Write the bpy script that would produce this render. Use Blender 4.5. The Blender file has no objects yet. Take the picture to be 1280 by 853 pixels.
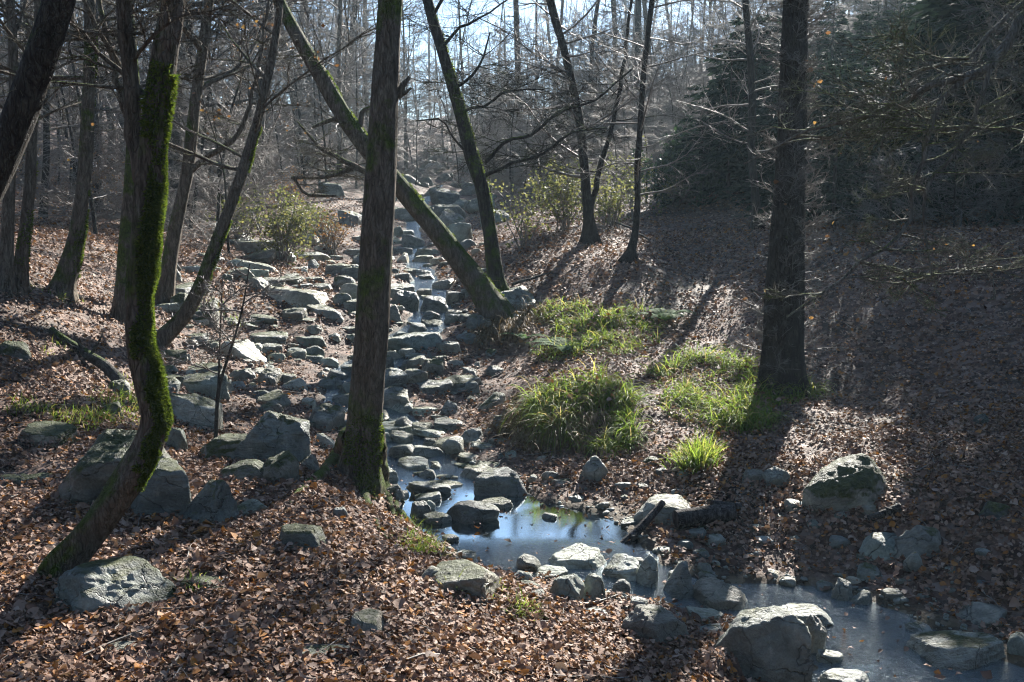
import bpy, bmesh, math, random
import numpy as np
from mathutils import Vector

SC = bpy.context.scene
COL = SC.collection
rad = math.radians

# ------------------------------------------------------------------ camera geometry
W0, H0, F = 1280.0, 853.0, 1244.0
CZ = 2.2
PITCH = math.atan((426.5 - 260.0) / F)
SUN_AZ, SUN_EL = 21.0, 30.0


def ray(px, py):
    """unit-y ray through a pixel of the photograph (x right, y forward, z up)"""
    x = (px - W0 / 2) / F
    y = (H0 / 2 - py) / F
    c, s = math.cos(PITCH), math.sin(PITCH)
    fy = c + y * s
    fz = -s + y * c
    return np.array([x / fy, 1.0, fz / fy])


def at(px, py, d):
    """world point seen at a pixel, d metres ahead"""
    r = ray(px, py)
    return np.array([0, 0, CZ]) + r * d


# ------------------------------------------------------------------ numpy noise
def _hash(ix, iy, iz, seed):
    h = (ix * 374761393 + iy * 668265263 + iz * 2147483647 + seed * 974634777) & 0xFFFFFFFF
    h = ((h ^ (h >> 13)) * 1274126177) & 0xFFFFFFFF
    h = (h ^ (h >> 16)) & 0xFFFFFFFF
    return h / 4294967295.0 * 2 - 1


def vnoise(x, y, z=0.0, seed=0):
    x = np.asarray(x, float); y = np.asarray(y, float); z = np.asarray(z, float) + np.zeros_like(x)
    ix = np.floor(x).astype(np.int64); iy = np.floor(y).astype(np.int64); iz = np.floor(z).astype(np.int64)
    fx, fy, fz = x - ix, y - iy, z - iz
    fx = fx * fx * (3 - 2 * fx); fy = fy * fy * (3 - 2 * fy); fz = fz * fz * (3 - 2 * fz)
    r = 0
    for a in (0, 1):
        for b in (0, 1):
            for c in (0, 1):
                w = (fx if a else 1 - fx) * (fy if b else 1 - fy) * (fz if c else 1 - fz)
                r = r + w * _hash(ix + a, iy + b, iz + c, seed)
    return r


def fbm(x, y, z=0.0, seed=0, oct=4, gain=.5):
    r, a, f = 0, 1.0, 1.0
    for o in range(oct):
        r = r + a * vnoise(np.asarray(x) * f, np.asarray(y) * f, np.asarray(z) * f, seed + o * 17)
        a *= gain; f *= 2.03
    return r


def sstep(a, b, t):
    t = np.clip((t - a) / (b - a), 0, 1)
    return t * t * (3 - 2 * t)


# ------------------------------------------------------------------ mesh helpers
def mesh_np(name, V, faces, smooth=True):
    """V (n,3); faces: list of integer arrays (m,k)"""
    me = bpy.data.meshes.new(name)
    V = np.ascontiguousarray(V, np.float32)
    me.vertices.add(len(V)); me.vertices.foreach_set('co', V.ravel())
    faces = [np.asarray(f, np.int32) for f in faces if len(f)]
    nl = sum(f.size for f in faces); npoly = sum(len(f) for f in faces)
    me.loops.add(nl); me.polygons.add(npoly)
    me.loops.foreach_set('vertex_index', np.concatenate([f.ravel() for f in faces]))
    tot = np.concatenate([np.full(len(f), f.shape[1], np.int32) for f in faces])
    start = np.concatenate([[0], np.cumsum(tot)[:-1]]).astype(np.int32)
    me.polygons.foreach_set('loop_start', start)
    me.polygons.foreach_set('use_smooth', np.full(npoly, smooth, bool))
    me.update(calc_edges=True)
    return me


class MB:
    def __init__(s): s.V = []; s.F = {}; s.n = 0
    def add(s, V, F):
        F = np.asarray(F, np.int64)
        if len(V) == 0: return
        s.V.append(np.asarray(V, float)); s.F.setdefault(F.shape[1], []).append(F + s.n); s.n += len(V)
    def mesh(s, name, smooth=True):
        return mesh_np(name, np.concatenate(s.V), [np.concatenate(f) for f in s.F.values()], smooth)


def link(name, me, mat=None, parent=None, loc=None):
    o = bpy.data.objects.new(name, me); COL.objects.link(o)
    if mat is not None and me is not None and not me.materials: me.materials.append(mat)
    if parent is not None: o.parent = parent
    if loc is not None: o.location = loc
    return o


def tag(o, label=None, cat=None, group=None, kind=None):
    if label: o['label'] = label
    if cat: o['category'] = cat
    if group: o['group'] = group
    if kind: o['kind'] = kind
    return o


def empty(name, loc, label, cat, group=None, rz=0):
    o = bpy.data.objects.new(name, None); COL.objects.link(o); o.empty_display_size = .2
    o.location = loc; o.rotation_euler = (0, 0, rz)
    return tag(o, label, cat, group)


def copy_tree(o, parent=None):
    c = o.copy(); COL.objects.link(c)
    if parent is not None: c.parent = parent
    for ch in list(o.children): copy_tree(ch, c)
    return c


def frames(P):
    T = np.gradient(P, axis=0); T /= np.linalg.norm(T, axis=1, keepdims=True) + 1e-9
    u = np.array([1., 0, 0]) if abs(T[0][0]) < .8 else np.array([0, 1., 0])
    U = []
    for t in T:
        u = u - t * (u @ t); u = u / (np.linalg.norm(u) + 1e-9); U.append(u)
    U = np.array(U); B = np.cross(T, U)
    return T, U, B


_ringcache = {}
def ring_faces(n, k):
    if (n, k) not in _ringcache:
        i = np.arange(n - 1)[:, None] * k; j = np.arange(k)[None]
        a = i + j; b = i + (j + 1) % k
        _ringcache[(n, k)] = np.stack([a, b, b + k, a + k], -1).reshape(-1, 4)
    return _ringcache[(n, k)]


def tube(mb, P, R, k):
    P = np.asarray(P, float); R = np.asarray(R, float)
    T, U, B = frames(P)
    th = np.linspace(0, 2 * np.pi, k, endpoint=False)
    V = P[:, None] + R[:, None, None] * (np.cos(th)[None, :, None] * U[:, None] + np.sin(th)[None, :, None] * B[:, None])
    mb.add(V.reshape(-1, 3), ring_faces(len(P), k))


def resample(P, R, step):
    """Catmull-Rom through P with radii R at about the given spacing"""
    P = np.asarray(P, float); R = np.asarray(R, float)
    Q = np.vstack([2 * P[0] - P[1], P, 2 * P[-1] - P[-2]])
    out, ro = [], []
    for i in range(len(P) - 1):
        p0, p1, p2, p3 = Q[i], Q[i + 1], Q[i + 2], Q[i + 3]
        m = max(2, int(np.linalg.norm(p2 - p1) / step))
        t = np.linspace(0, 1, m, endpoint=(i == len(P) - 2))[:, None]
        out.append(.5 * (2 * p1 + (p2 - p0) * t + (2 * p0 - 5 * p1 + 4 * p2 - p3) * t ** 2 + (3 * p1 - p0 - 3 * p2 + p3) * t ** 3))
        ro.append(R[i] + (R[i + 1] - R[i]) * t[:, 0])
    return np.concatenate(out), np.concatenate(ro)


def trunk_mesh(P, R, seed, step=.06, k=20, lump=.10, flare=.8, nl=5, fl=.28, ridge=.06):
    """a bark tube with lumps, vertical ridges and root buttresses at its base; P, R control points, bottom first"""
    Pc, Rc = resample(P, R, step)
    T, U, B = frames(Pc)
    s = np.concatenate([[0], np.cumsum(np.linalg.norm(np.diff(Pc, axis=0), axis=1))])
    th = np.linspace(0, 2 * np.pi, k, endpoint=False)
    S, TH = np.meshgrid(s, th, indexing='ij')
    c, n = np.cos(TH), np.sin(TH)
    r0 = Rc[0]
    nz = fbm(c * 1.3, n * 1.3, S * 1.1 / max(r0 * 6, .3), seed, 3) * lump
    fr_ = 4 if ridge < .08 else 6.5
    rd = (1 - np.abs(fbm(c * fr_ + 7, n * fr_, S * (1.2 if ridge < .08 else 2.2), seed + 5, 3)) - .6) * ridge
    rng = np.random.default_rng(seed)
    ph = rng.uniform(0, 6.28)
    lob = np.clip(.45 + .55 * np.cos(nl * TH + ph + .8 * np.sin(TH + ph)), 0, 1)
    fla = flare * np.exp(-np.maximum(S - .1, 0) / fl) * lob
    Rr = Rc[:, None] * (1 + nz + rd + fla)
    V = Pc[:, None] + Rr[..., None] * (c[..., None] * U[:, None] + n[..., None] * B[:, None])
    mb = MB(); mb.add(V.reshape(-1, 3).copy(), ring_faces(len(Pc), k))
    top = len(V.reshape(-1, 3))
    return mb, Pc, Rc, V


# ------------------------------------------------------------------ branching
def rot_about(v, ax, a):
    ax = ax / (np.linalg.norm(ax) + 1e-9)
    return v * math.cos(a) + np.cross(ax, v) * math.sin(a) + ax * (ax @ v) * (1 - math.cos(a))


def grow(mb, rng, p, d, L, r, lev, spec, tips=None):
    """one branch with its side branches; spec = per level dict(n, len, ang, wob, up, k, seg)"""
    sp = spec[lev]
    n = sp['seg']
    d = d / np.linalg.norm(d)
    pts = [p]; q = p.copy(); dd = d.copy()
    for i in range(n):
        dd = dd + rng.normal(0, sp['wob'], 3) + np.array([0, 0, sp['up']])
        dd /= np.linalg.norm(dd)
        q = q + dd * L / n; pts.append(q)
    P = np.array(pts); tt = np.linspace(0, 1, n + 1)
    Rr = r * (1 - tt * .82) + .0006
    tube(mb, P, Rr, sp['k'])
    if tips is not None and lev == len(spec) - 1: tips.append(P[-1]); tips.append(P[n // 2])
    if lev + 1 < len(spec):
        nx = spec[lev + 1]
        cnt = max(1, int(round(sp['kids'] * rng.uniform(.75, 1.25))))
        for j in range(cnt):
            f = sp.get('from', .2) + (1 - sp.get('from', .2)) * (j + rng.uniform(0, 1)) / cnt
            f = min(f, .97)
            x = f * n; i = int(x); u = x - i
            pp = P[i] * (1 - u) + P[min(i + 1, n)] * u
            tdir = P[min(i + 1, n)] - P[i]; tdir /= np.linalg.norm(tdir)
            side = np.cross(tdir, rng.normal(0, 1, 3)); side /= np.linalg.norm(side) + 1e-9
            if nx.get('flat'): side = side * np.array([1, 1, .35]); side /= np.linalg.norm(side) + 1e-9
            a = rng.uniform(*nx['ang'])
            cd = tdir * math.cos(a) + side * math.sin(a)
            rl = r * (1 - f * .82)
            cl = L * rng.uniform(*nx['len']) * (1.15 - .6 * f)
            grow(mb, rng, pp, cd, cl, max(min(rl * nx['rr'], .7 * rl), nx['rmin']), lev + 1, spec, tips)


SPEC_LIMB = [
    dict(seg=8, wob=.11, up=.03, k=5, kids=9, rmin=.01),
    dict(seg=5, wob=.13, up=.03, k=4, kids=7, ang=(.5, 1.1), len=(.3, .55), rr=.55, rmin=.005, flat=1),
    dict(seg=4, wob=.14, up=.02, k=3, kids=0, ang=(.5, 1.0), len=(.3, .6), rr=.5, rmin=.0028, flat=1)]
SPEC_FINE = [
    dict(seg=7, wob=.10, up=.01, k=4, kids=11, rmin=.006),
    dict(seg=5, wob=.12, up=.01, k=3, kids=6, ang=(.5, 1.1), len=(.28, .55), rr=.5, rmin=.003, flat=1),
    dict(seg=3, wob=.12, up=.01, k=3, kids=0, ang=(.5, 1.0), len=(.3, .6), rr=.5, rmin=.0018, flat=1)]


def crown_from(mb, rng, Pc, Rc, f0, f1, n, L, spec, tips=None, elev=(-.1, .7), rr=.4, taper=.6, azim=None):
    m = len(Pc)
    for j in range(n):
        f = f0 + (f1 - f0) * (j + rng.uniform(0, 1)) / n
        i = min(int(f * (m - 1)), m - 2)
        az = rng.uniform(*azim) if azim else rng.uniform(0, 6.283)
        el = rng.uniform(*elev)
        d = np.array([math.cos(az) * math.cos(el), math.sin(az) * math.cos(el), math.sin(el)])
        ll = L * rng.uniform(.6, 1.15) * (1 - taper * (f - f0) / max(f1 - f0, .01))
        grow(mb, rng, Pc[i], d, ll, max(Rc[i] * rr * rng.uniform(.6, 1), .006), 0, spec, tips)


# ------------------------------------------------------------------ terrain
A5 = 5.0
def wx(x): return np.arcsinh(np.asarray(x, float) / A5)
def wy(y): return np.arcsinh((np.asarray(y, float) - 6.0) / A5)

def onz(px, py, z):
    r = ray(px, py); d = (z - CZ) / r[2]
    return (r[0] * d, d, z)

CTRL = [onz(*q) for q in [
    (20, 840, .42), (300, 840, .42), (550, 840, .34), (690, 845, .14), (60, 720, .46), (300, 720, .42), (450, 700, .38),
    (530, 700, .2), (630, 775, .13), (740, 800, .02), (20, 600, .56), (250, 650, .45), (400, 620, .42), (455, 610, .42), (20, 500, .82), (100, 430, 1.02),
    (20, 440, 1.08), (60, 370, 1.38), (10, 372, 1.42), (200, 425, .85), (250, 540, .42), (330, 560, .34), (320, 440, .6), (400, 400, .85),
    (350, 350, 1.22), (100, 300, 1.78), (20, 282, 1.98), (330, 300, 1.6), (420, 330, 1.2),
    (700, 600, .06), (800, 590, .14), (900, 600, .2), (1000, 560, .32), (1150, 560, .42), (1270, 600, .45),
    (1000, 690, .03), (1150, 700, .05), (1270, 740, 0), (1240, 790, -.06), (850, 650, .05), (960, 500, .42), (1100, 480, .55), (1250, 480, .7),
    (850, 420, .75), (880, 360, 1.15), (800, 330, 1.45), (800, 308, 1.62), (1000, 330, 1.5), (1150, 330, 1.58), (1200, 282, 1.95),
    (1000, 290, 1.85), (900, 290, 1.8), (620, 375, 1.0), (700, 430, .62), (640, 500, .3), (600, 520, .2), (560, 480, .35),
    (615, 440, .5), (730, 330, 1.42), (700, 300, 1.7), (680, 380, .95),
    (725, 568, .14), (660, 555, .16), (790, 565, .2)]]
CTRL += [(.65, 9.1, .66), (.15, 9.1, .5), (1.05, 9.2, .55), (.6, 10.2, .55),
         (2.1, 10.1, .62), (1.5, 9.6, .5)]
CTRL += [(-6, 21.5, 1.95), (-5, 26, 2.5), (-12, 22, 2.6), (-12, 30, 3.6), (-9, 16, 2.0), (-12, 12, 2.2), (-14, 4, 2.0), (-8, 5, 1.1), (-8, 0, 1.0), (-25, 10, 4.2), (-30, 40, 7),
         (-2.1, 21, 1.4), (-2.6, 26, 2.0), (-2.5, 35, 3.0), (-3, 60, 6.0), (-4, 100, 10.5), (-4, 150, 15),
         (-40, 85, 12), (-90, 60, 18), (-60, 150, 17), (6, 20, 2.8), (9, 26, 4.4), (4, 30, 3.6), (16, 36, 8.2), (22, 60, 13), (40, 85, 17), (40, 150, 20),
         (9, 12, 2.3), (14, 10, 3.2), (22, 20, 6.5), (30, 0, 7), (8, 5, .9), (7, 8, 1.1), (6, 3, .3), (5, 0, .1), (100, 60, 26), (100, -20, 18),
         (0, 0, .6), (0, 2, .5), (-3, 1, .6), (2, 2.5, .25), (2.6, 3.6, -.05), (-1, -6, .8), (-10, -15, 1.6), (4, -12, 0), (15, -20, 2), (-60, -35, 8), (0, -40, 1)]
CTRL = np.array(CTRL)

CREEK = np.array([onz(px, py, z) + (hw, dep) for px, py, z, hw, dep in [
    (1190, 880, -.17, .72, .12), (1130, 820, -.15, .56, .10), (1030, 765, -.13, .42, .10), (900, 748, -.10, .30, .10), (790, 722, -.02, .34, .12),
    (672, 668, .0, .74, .24), (604, 646, .0, .56, .22), (556, 607, .02, .40, .12), (515, 565, .08, .30, .08), (490, 530, .14, .26, .08), (445, 492, .33, .36, .07), (455, 462, .42, .36, .07),
    (500, 432, .55, .34, .07), (545, 398, .76, .34, .07), (530, 352, 1.05, .22, .06), (517, 312, 1.36, .2, .06)]] +
    [(-2.6, 26, 1.98, .18, .05), (-2.5, 35, 2.98, .12, .05)])
# downstream, past the camera
CREEK = np.vstack([[[4.2, 2.2, -.22, .8, .12]], [[3.1, 3.5, -.2, .8, .12]], CREEK])


def creek_near(x, y):
    """distance to the creek line, and water level, half width, depth at the nearest place"""
    best = np.full(np.shape(x), 1e9); w = np.zeros_like(best); hw = np.zeros_like(best); dp = np.zeros_like(best)
    for a, b in zip(CREEK[:-1], CREEK[1:]):
        dx, dy = b[0] - a[0], b[1] - a[1]
        t = np.clip(((x - a[0]) * dx + (y - a[1]) * dy) / (dx * dx + dy * dy), 0, 1)
        d = np.hypot(x - a[0] - t * dx, y - a[1] - t * dy)
        m = d < best
        best = np.where(m, d, best)
        w = np.where(m, a[2] + t * (b[2] - a[2]), w)
        hw = np.where(m, a[3] + t * (b[3] - a[3]), hw)
        dp = np.where(m, a[4] + t * (b[4] - a[4]), dp)
    return best, w, hw, dp


def tps_fit(u, v, z):
    n = len(u)
    r2 = (u[:, None] - u[None]) ** 2 + (v[:, None] - v[None]) ** 2
    K = .5 * r2 * np.log(r2 + 1e-12) + np.eye(n) * 2e-3
    Pm = np.stack([np.ones(n), u, v], 1)
    A = np.block([[K, Pm], [Pm.T, np.zeros((3, 3))]])
    return np.linalg.solve(A, np.concatenate([z, [0, 0, 0]]))


cu, cv = wx(CTRL[:, 0]), wy(CTRL[:, 1])
# fit in a compressed height so that far hills do not ripple the foreground
def zc(z): return np.arcsinh(z / 2.0)
COEF = tps_fit(cu, cv, zc(CTRL[:, 2]))


def height(x, y):
    x = np.asarray(x, float); y = np.asarray(y, float)
    u, v = wx(x), wy(y)
    h = COEF[-3] + COEF[-2] * u + COEF[-1] * v
    for k in range(len(cu)):
        r2 = (u - cu[k]) ** 2 + (v - cv[k]) ** 2
        h = h + COEF[k] * .5 * r2 * np.log(r2 + 1e-12)
    h = np.sinh(np.clip(h, -4, 4)) * 2.0
    far = np.hypot(x, y - 5)
    h = h + fbm(x * .9, y * .9, 0, 3, 3) * (.05 + .0 * far) + fbm(x * 4.1, y * 4.1, 0, 9, 3) * .016
    h = h + fbm(x * .11, y * .11, 0, 21, 3) * .9 * sstep(16, 45, far)
    d, w, hw, dp = creek_near(x, y)
    hw = hw * (1 + .22 * vnoise(x * 1.7, y * 1.7, 0, 31))
    bank = w + .015 + np.maximum(d - hw, 0) * .12
    bed = w - dp * np.clip(1 - (d / hw) ** 2, -.3, 1)
    tgt = np.where(d < hw, bed, bank) + fbm(x * 5, y * 5, 2, 14, 3) * .02
    k = 1 - sstep(hw, hw + .8, d)
    return h * (1 - k) + tgt * k


NX, NY = 640, 700
gu = np.linspace(wx(-120), wx(120), NX); gv = np.linspace(wy(-38), wy(190), NY)
GX = np.sinh(gu) * A5; GY = np.sinh(gv) * A5 + 6
GXX, GYY = np.meshgrid(GX, GY)
GZ = height(GXX, GYY)


def hgt(x, y):
    """terrain height, read from the ground mesh"""
    x = np.asarray(x, float); y = np.asarray(y, float)
    fu = np.clip((wx(x) - gu[0]) / (gu[1] - gu[0]), 0, NX - 1.001); fv = np.clip((wy(y) - gv[0]) / (gv[1] - gv[0]), 0, NY - 1.001)
    i = fu.astype(int); j = fv.astype(int); a = fu - i; b = fv - j
    return (GZ[j, i] * (1 - a) + GZ[j, i + 1] * a) * (1 - b) + (GZ[j + 1, i] * (1 - a) + GZ[j + 1, i + 1] * a) * b


def hnorm(x, y, e=.08):
    n = np.stack([hgt(x - e, y) - hgt(x + e, y), hgt(x, y - e) - hgt(x, y + e), np.full(np.shape(x), 2 * e)], -1)
    return n / np.linalg.norm(n, axis=-1, keepdims=True)


_ds = np.concatenate([np.arange(2.5, 16, .02), np.arange(16, 60, .1), np.arange(60, 180, .5)])
def ground(px, py, water=True):
    """where the ray through a pixel meets the ground (or the water)"""
    r = ray(px, py)
    x, y, z = r[0] * _ds, _ds, CZ + r[2] * _ds
    h = hgt(x, y)
    if water:
        d, w, hw, dp = creek_near(x, y)
        h = np.where(d < hw * 1.1, np.maximum(h, w), h)
    b = np.nonzero(z <= h)[0]
    i = b[0] if len(b) else len(_ds) - 1
    return np.array([x[i], y[i], h[i]])


# ------------------------------------------------------------------ materials
class NT:
    def __init__(s, name):
        s.m = bpy.data.materials.new(name); s.m.use_nodes = True
        s.t = s.m.node_tree; s.t.nodes.clear()
        s.out = s.n('ShaderNodeOutputMaterial')
    def n(s, typ, **kw):
        o = s.t.nodes.new(typ)
        for k, v in kw.items():
            if k[0] == '_': o.inputs[k[1:].replace('_', ' ')].default_value = v
            else: setattr(o, k, v)
        return o
    def l(s, a, b): s.t.links.new(a, b)
    def noise(s, vec, scale, detail=4, rough=.6, dist=0):
        o = s.n('ShaderNodeTexNoise'); o.inputs['Scale'].default_value = scale; o.inputs['Detail'].default_value = detail
        o.inputs['Roughness'].default_value = rough; o.inputs['Distortion'].default_value = dist
        s.l(vec, o.inputs['Vector']); return o.outputs['Fac']
    def ramp(s, fac, stops, interp='LINEAR'):
        o = s.n('ShaderNodeValToRGB'); e = o.color_ramp.elements; o.color_ramp.interpolation = interp
        while len(e) > 1: e.remove(e[-1])
        for i, (p, c) in enumerate(stops):
            el = e[0] if i == 0 else e.new(p)
            el.position = p; el.color = (*c, 1) if len(c) == 3 else c
        s.l(fac, o.inputs['Fac']); return o.outputs['Color']
    def mix(s, fac, a, b, blend='MIX'):
        o = s.n('ShaderNodeMix', data_type='RGBA', blend_type=blend)
        for v, i in ((fac, 0), (a, 6), (b, 7)):
            if hasattr(v, 'node'): s.l(v, o.inputs[i])
            elif isinstance(v, (int, float)): o.inputs[i].default_value = v
            else: o.inputs[i].default_value = (*v, 1)
        return o.outputs[2]
    def math(s, op, a, b=0., clamp=False):
        o = s.n('ShaderNodeMath', operation=op, use_clamp=clamp)
        for v, i in ((a, 0), (b, 1)):
            if hasattr(v, 'node'): s.l(v, o.inputs[i])
            else: o.inputs[i].default_value = v
        return o.outputs[0]
    def bump(s, h, strength, dist, normal=None):
        o = s.n('ShaderNodeBump'); o.inputs['Strength'].default_value = strength; o.inputs['Distance'].default_value = dist
        s.l(h, o.inputs['Height'])
        if normal is not None: s.l(normal, o.inputs['Normal'])
        return o.outputs['Normal']
    def princ(s, color, rough=.8, spec=.3, normal=None, trans=None, transcol=None):
        p = s.n('ShaderNodeBsdfPrincipled')
        p.inputs['Specular IOR Level'].default_value = spec
        if hasattr(rough, 'node'): s.l(rough, p.inputs['Roughness'])
        else: p.inputs['Roughness'].default_value = rough
        if hasattr(color, 'node'): s.l(color, p.inputs['Base Color'])
        else: p.inputs['Base Color'].default_value = (*color, 1)
        if normal is not None: s.l(normal, p.inputs['Normal'])
        res = p.outputs[0]
        if trans:
            t = s.n('ShaderNodeBsdfTranslucent')
            c = transcol if transcol is not None else color
            if hasattr(c, 'node'): s.l(c, t.inputs['Color'])
            else: t.inputs['Color'].default_value = (*c, 1)
            mx = s.n('ShaderNodeMixShader'); mx.inputs[0].default_value = trans
            s.l(res, mx.inputs[1]); s.l(t.outputs[0], mx.inputs[2]); res = mx.outputs[0]
        s.l(res, s.out.inputs['Surface'])
        return s.m


def mat_ground():
    t = NT('leafy_soil'); g = t.n('ShaderNodeNewGeometry'); pos = g.outputs['Position']
    v = t.n('ShaderNodeTexVoronoi', feature='F1'); v.inputs['Scale'].default_value = 17; v.inputs['Randomness'].default_value = 1
    wob = t.n('ShaderNodeVectorMath', operation='ADD'); t.l(pos, wob.inputs[0])
    nn = t.n('ShaderNodeTexNoise'); nn.inputs['Scale'].default_value = 20; t.l(pos, nn.inputs['Vector'])
    sc = t.n('ShaderNodeVectorMath', operation='SCALE'); sc.inputs['Scale'].default_value = .06; t.l(nn.outputs['Color'], sc.inputs[0]); t.l(sc.outputs[0], wob.inputs[1])
    t.l(wob.outputs[0], v.inputs['Vector'])
    sep = t.n('ShaderNodeSeparateColor'); t.l(v.outputs['Color'], sep.inputs[0])
    leaf = t.ramp(sep.outputs[0], [(0, (.03, .018, .013)), (.25, (.075, .04, .026)), (.5, (.12, .072, .05)), (.75, (.17, .112, .085)), (.92, (.21, .15, .12)), (1, (.19, .08, .025))])
    soil = t.ramp(t.noise(pos, 30, 5), [(.3, (.018, .012, .008)), (.7, (.06, .042, .03))])
    patch = t.ramp(t.noise(pos, 1.1, 5, .65), [(.36, (0, 0, 0)), (.5, (1, 1, 1))])
    col = t.mix(patch, soil, leaf)
    # moss on the banks
    mo = t.ramp(t.noise(pos, .8, 6, .7), [(.60, (0, 0, 0)), (.70, (1, 1, 1))])
    mcol = t.ramp(t.noise(pos, 14, 4), [(.3, (.025, .04, .008)), (.7, (.08, .11, .02))])
    col = t.mix(t.math('MULTIPLY', mo, .55), col, mcol)
    # silt and gravel of the creek bed, kept by a mask stored on the mesh
    at_ = t.n('ShaderNodeAttribute', attribute_name='bed')
    grav = t.n('ShaderNodeTexVoronoi', feature='F1'); grav.inputs['Scale'].default_value = 26; t.l(wob.outputs[0], grav.inputs['Vector'])
    gs = t.n('ShaderNodeSeparateColor'); t.l(grav.outputs['Color'], gs.inputs[0])
    gcol = t.ramp(gs.outputs[1], [(0, (.025, .02, .014)), (.4, (.06, .045, .025)), (.7, (.10, .07, .035)), (1, (.15, .12, .08))])
    col = t.mix(at_.outputs['Fac'], col, gcol)
    hgt_ = t.math('ADD', t.math('MULTIPLY', sep.outputs[1], .6), t.math('MULTIPLY', t.noise(pos, 45, 4), .5))
    n = t.bump(hgt_, .8, .03)
    return t.princ(col, .75, .25, n)


def mat_rock():
    t = NT('grey_stone'); g = t.n('ShaderNodeNewGeometry'); pos = g.outputs['Position']
    oi = t.n('ShaderNodeObjectInfo'); oc = t.n('ShaderNodeSeparateColor'); t.l(oi.outputs['Color'], oc.inputs[0])
    off = t.n('ShaderNodeVectorMath', operation='ADD'); t.l(pos, off.inputs[0]); t.l(oi.outputs['Location'], off.inputs[1]); p = off.outputs[0]
    n1 = t.noise(p, 3.0, 8, .65, .6)
    base = t.ramp(n1, [(.25, (.05, .054, .051)), (.45, (.115, .122, .113)), (.6, (.185, .188, .172)), (.8, (.30, .292, .26))])
    # strata
    vr = t.n('ShaderNodeVectorRotate', rotation_type='EULER_XYZ'); cr = t.n('ShaderNodeCombineXYZ'); t.l(t.math('MULTIPLY', oi.outputs['Random'], 2.4), cr.inputs[0]); t.l(t.math('MULTIPLY', oi.outputs['Random'], 9.0), cr.inputs[2]); t.l(cr.outputs[0], vr.inputs['Rotation']); t.l(p, vr.inputs['Vector'])
    mp = t.n('ShaderNodeMapping'); mp.inputs['Scale'].default_value = (1, 1.2, 6); t.l(vr.outputs[0], mp.inputs['Vector'])
    st = t.noise(mp.outputs[0], 2.6, 6, .6, .4)
    base = t.mix(.35, base, t.ramp(st, [(.3, (.25, .25, .25)), (.5, (.7, .7, .68)), (.7, (1.0, .98, .92))]), 'MULTIPLY')
    base = t.mix(.5, base, t.ramp(t.noise(p, 55, 4, .7), [(.3, (.35, .35, .35)), (.7, (1, 1, 1))]), 'MULTIPLY')
    # tone per stone
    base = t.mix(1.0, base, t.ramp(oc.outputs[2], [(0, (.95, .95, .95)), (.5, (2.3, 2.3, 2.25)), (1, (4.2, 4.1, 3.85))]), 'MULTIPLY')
    base = t.mix(1.0, base, t.ramp(oi.outputs['Random'], [(0, (.95, 1.02, 1.05)), (.35, (1.0, 1.0, .97)), (.6, (1.12, 1.0, .88)), (.8, (.9, 1.0, .92)), (1, (1.0, 1.0, 1.0))]), 'MULTIPLY')
    # lichen
    lv = t.noise(p, 9, 6, .75)
    lich = t.ramp(lv, [(.60, (0, 0, 0)), (.66, (1, 1, 1))])
    base = t.mix(t.math('MULTIPLY', lich, .55), base, (.36, .37, .31))
    # rusty stains
    base = t.mix(t.math('MULTIPLY', t.ramp(t.noise(p, 2.0, 5), [(.56, (0, 0, 0)), (.7, (1, 1, 1))]), .35), base, (.14, .09, .05))
    cv = t.n('ShaderNodeTexVoronoi', feature='DISTANCE_TO_EDGE'); cv.inputs['Scale'].default_value = 3.2; cn = t.n('ShaderNodeTexNoise'); cn.inputs['Scale'].default_value = 5; cn.inputs['Detail'].default_value = 4; t.l(vr.outputs[0], cn.inputs['Vector'])
    cs = t.n('ShaderNodeVectorMath', operation='SCALE'); cs.inputs['Scale'].default_value = .28; t.l(cn.outputs['Color'], cs.inputs[0]); ca = t.n('ShaderNodeVectorMath', operation='ADD'); t.l(vr.outputs[0], ca.inputs[0]); t.l(cs.outputs[0], ca.inputs[1]); t.l(ca.outputs[0], cv.inputs['Vector'])
    crk = t.ramp(cv.outputs['Distance'], [(0, (0, 0, 0)), (.014, (1, 1, 1))])
    base = t.mix(.45, base, crk, 'MULTIPLY')
    base = t.mix(.5, base, t.ramp(t.noise(p, 7, 7, .75), [(.38, (.45, .46, .46)), (.6, (1.15, 1.15, 1.1))]), 'MULTIPLY')
    # moss where it faces up
    sn = t.n('ShaderNodeSeparateXYZ'); t.l(g.outputs['Normal'], sn.inputs[0])
    mf = t.math('ADD', t.math('MULTIPLY', sn.outputs[2], .42), t.math('MULTIPLY', t.noise(p, 4.5, 6, .7), 1.05))
    mf = t.math('ADD', mf, t.math('MULTIPLY', t.math('SUBTRACT', oc.outputs[0], 1.0), .43))
    mm = t.ramp(mf, [(.50, (0, 0, 0)), (.62, (1, 1, 1))])
    mcol = t.ramp(t.noise(p, 20, 5), [(.3, (.03, .045, .01)), (.55, (.075, .095, .018)), (.75, (.15, .15, .04))])
    col = t.mix(mm, base, mcol)
    bh = t.math('ADD', t.math('ADD', t.math('MULTIPLY', st, .7), t.math('MULTIPLY', crk, .2)), t.math('ADD', t.math('MULTIPLY', n1, .5), t.math('MULTIPLY', t.noise(p, 30, 6, .7), .35)))
    n = t.bump(bh, 1.0, .09)
    n = t.bump(t.math('MULTIPLY', mm, t.noise(p, 120, 3)), .6, .012, n)
    rough = t.math('SUBTRACT', .58, t.math('MULTIPLY', oc.outputs[1], .34))
    return t.princ(col, rough, .45, n)


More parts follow.
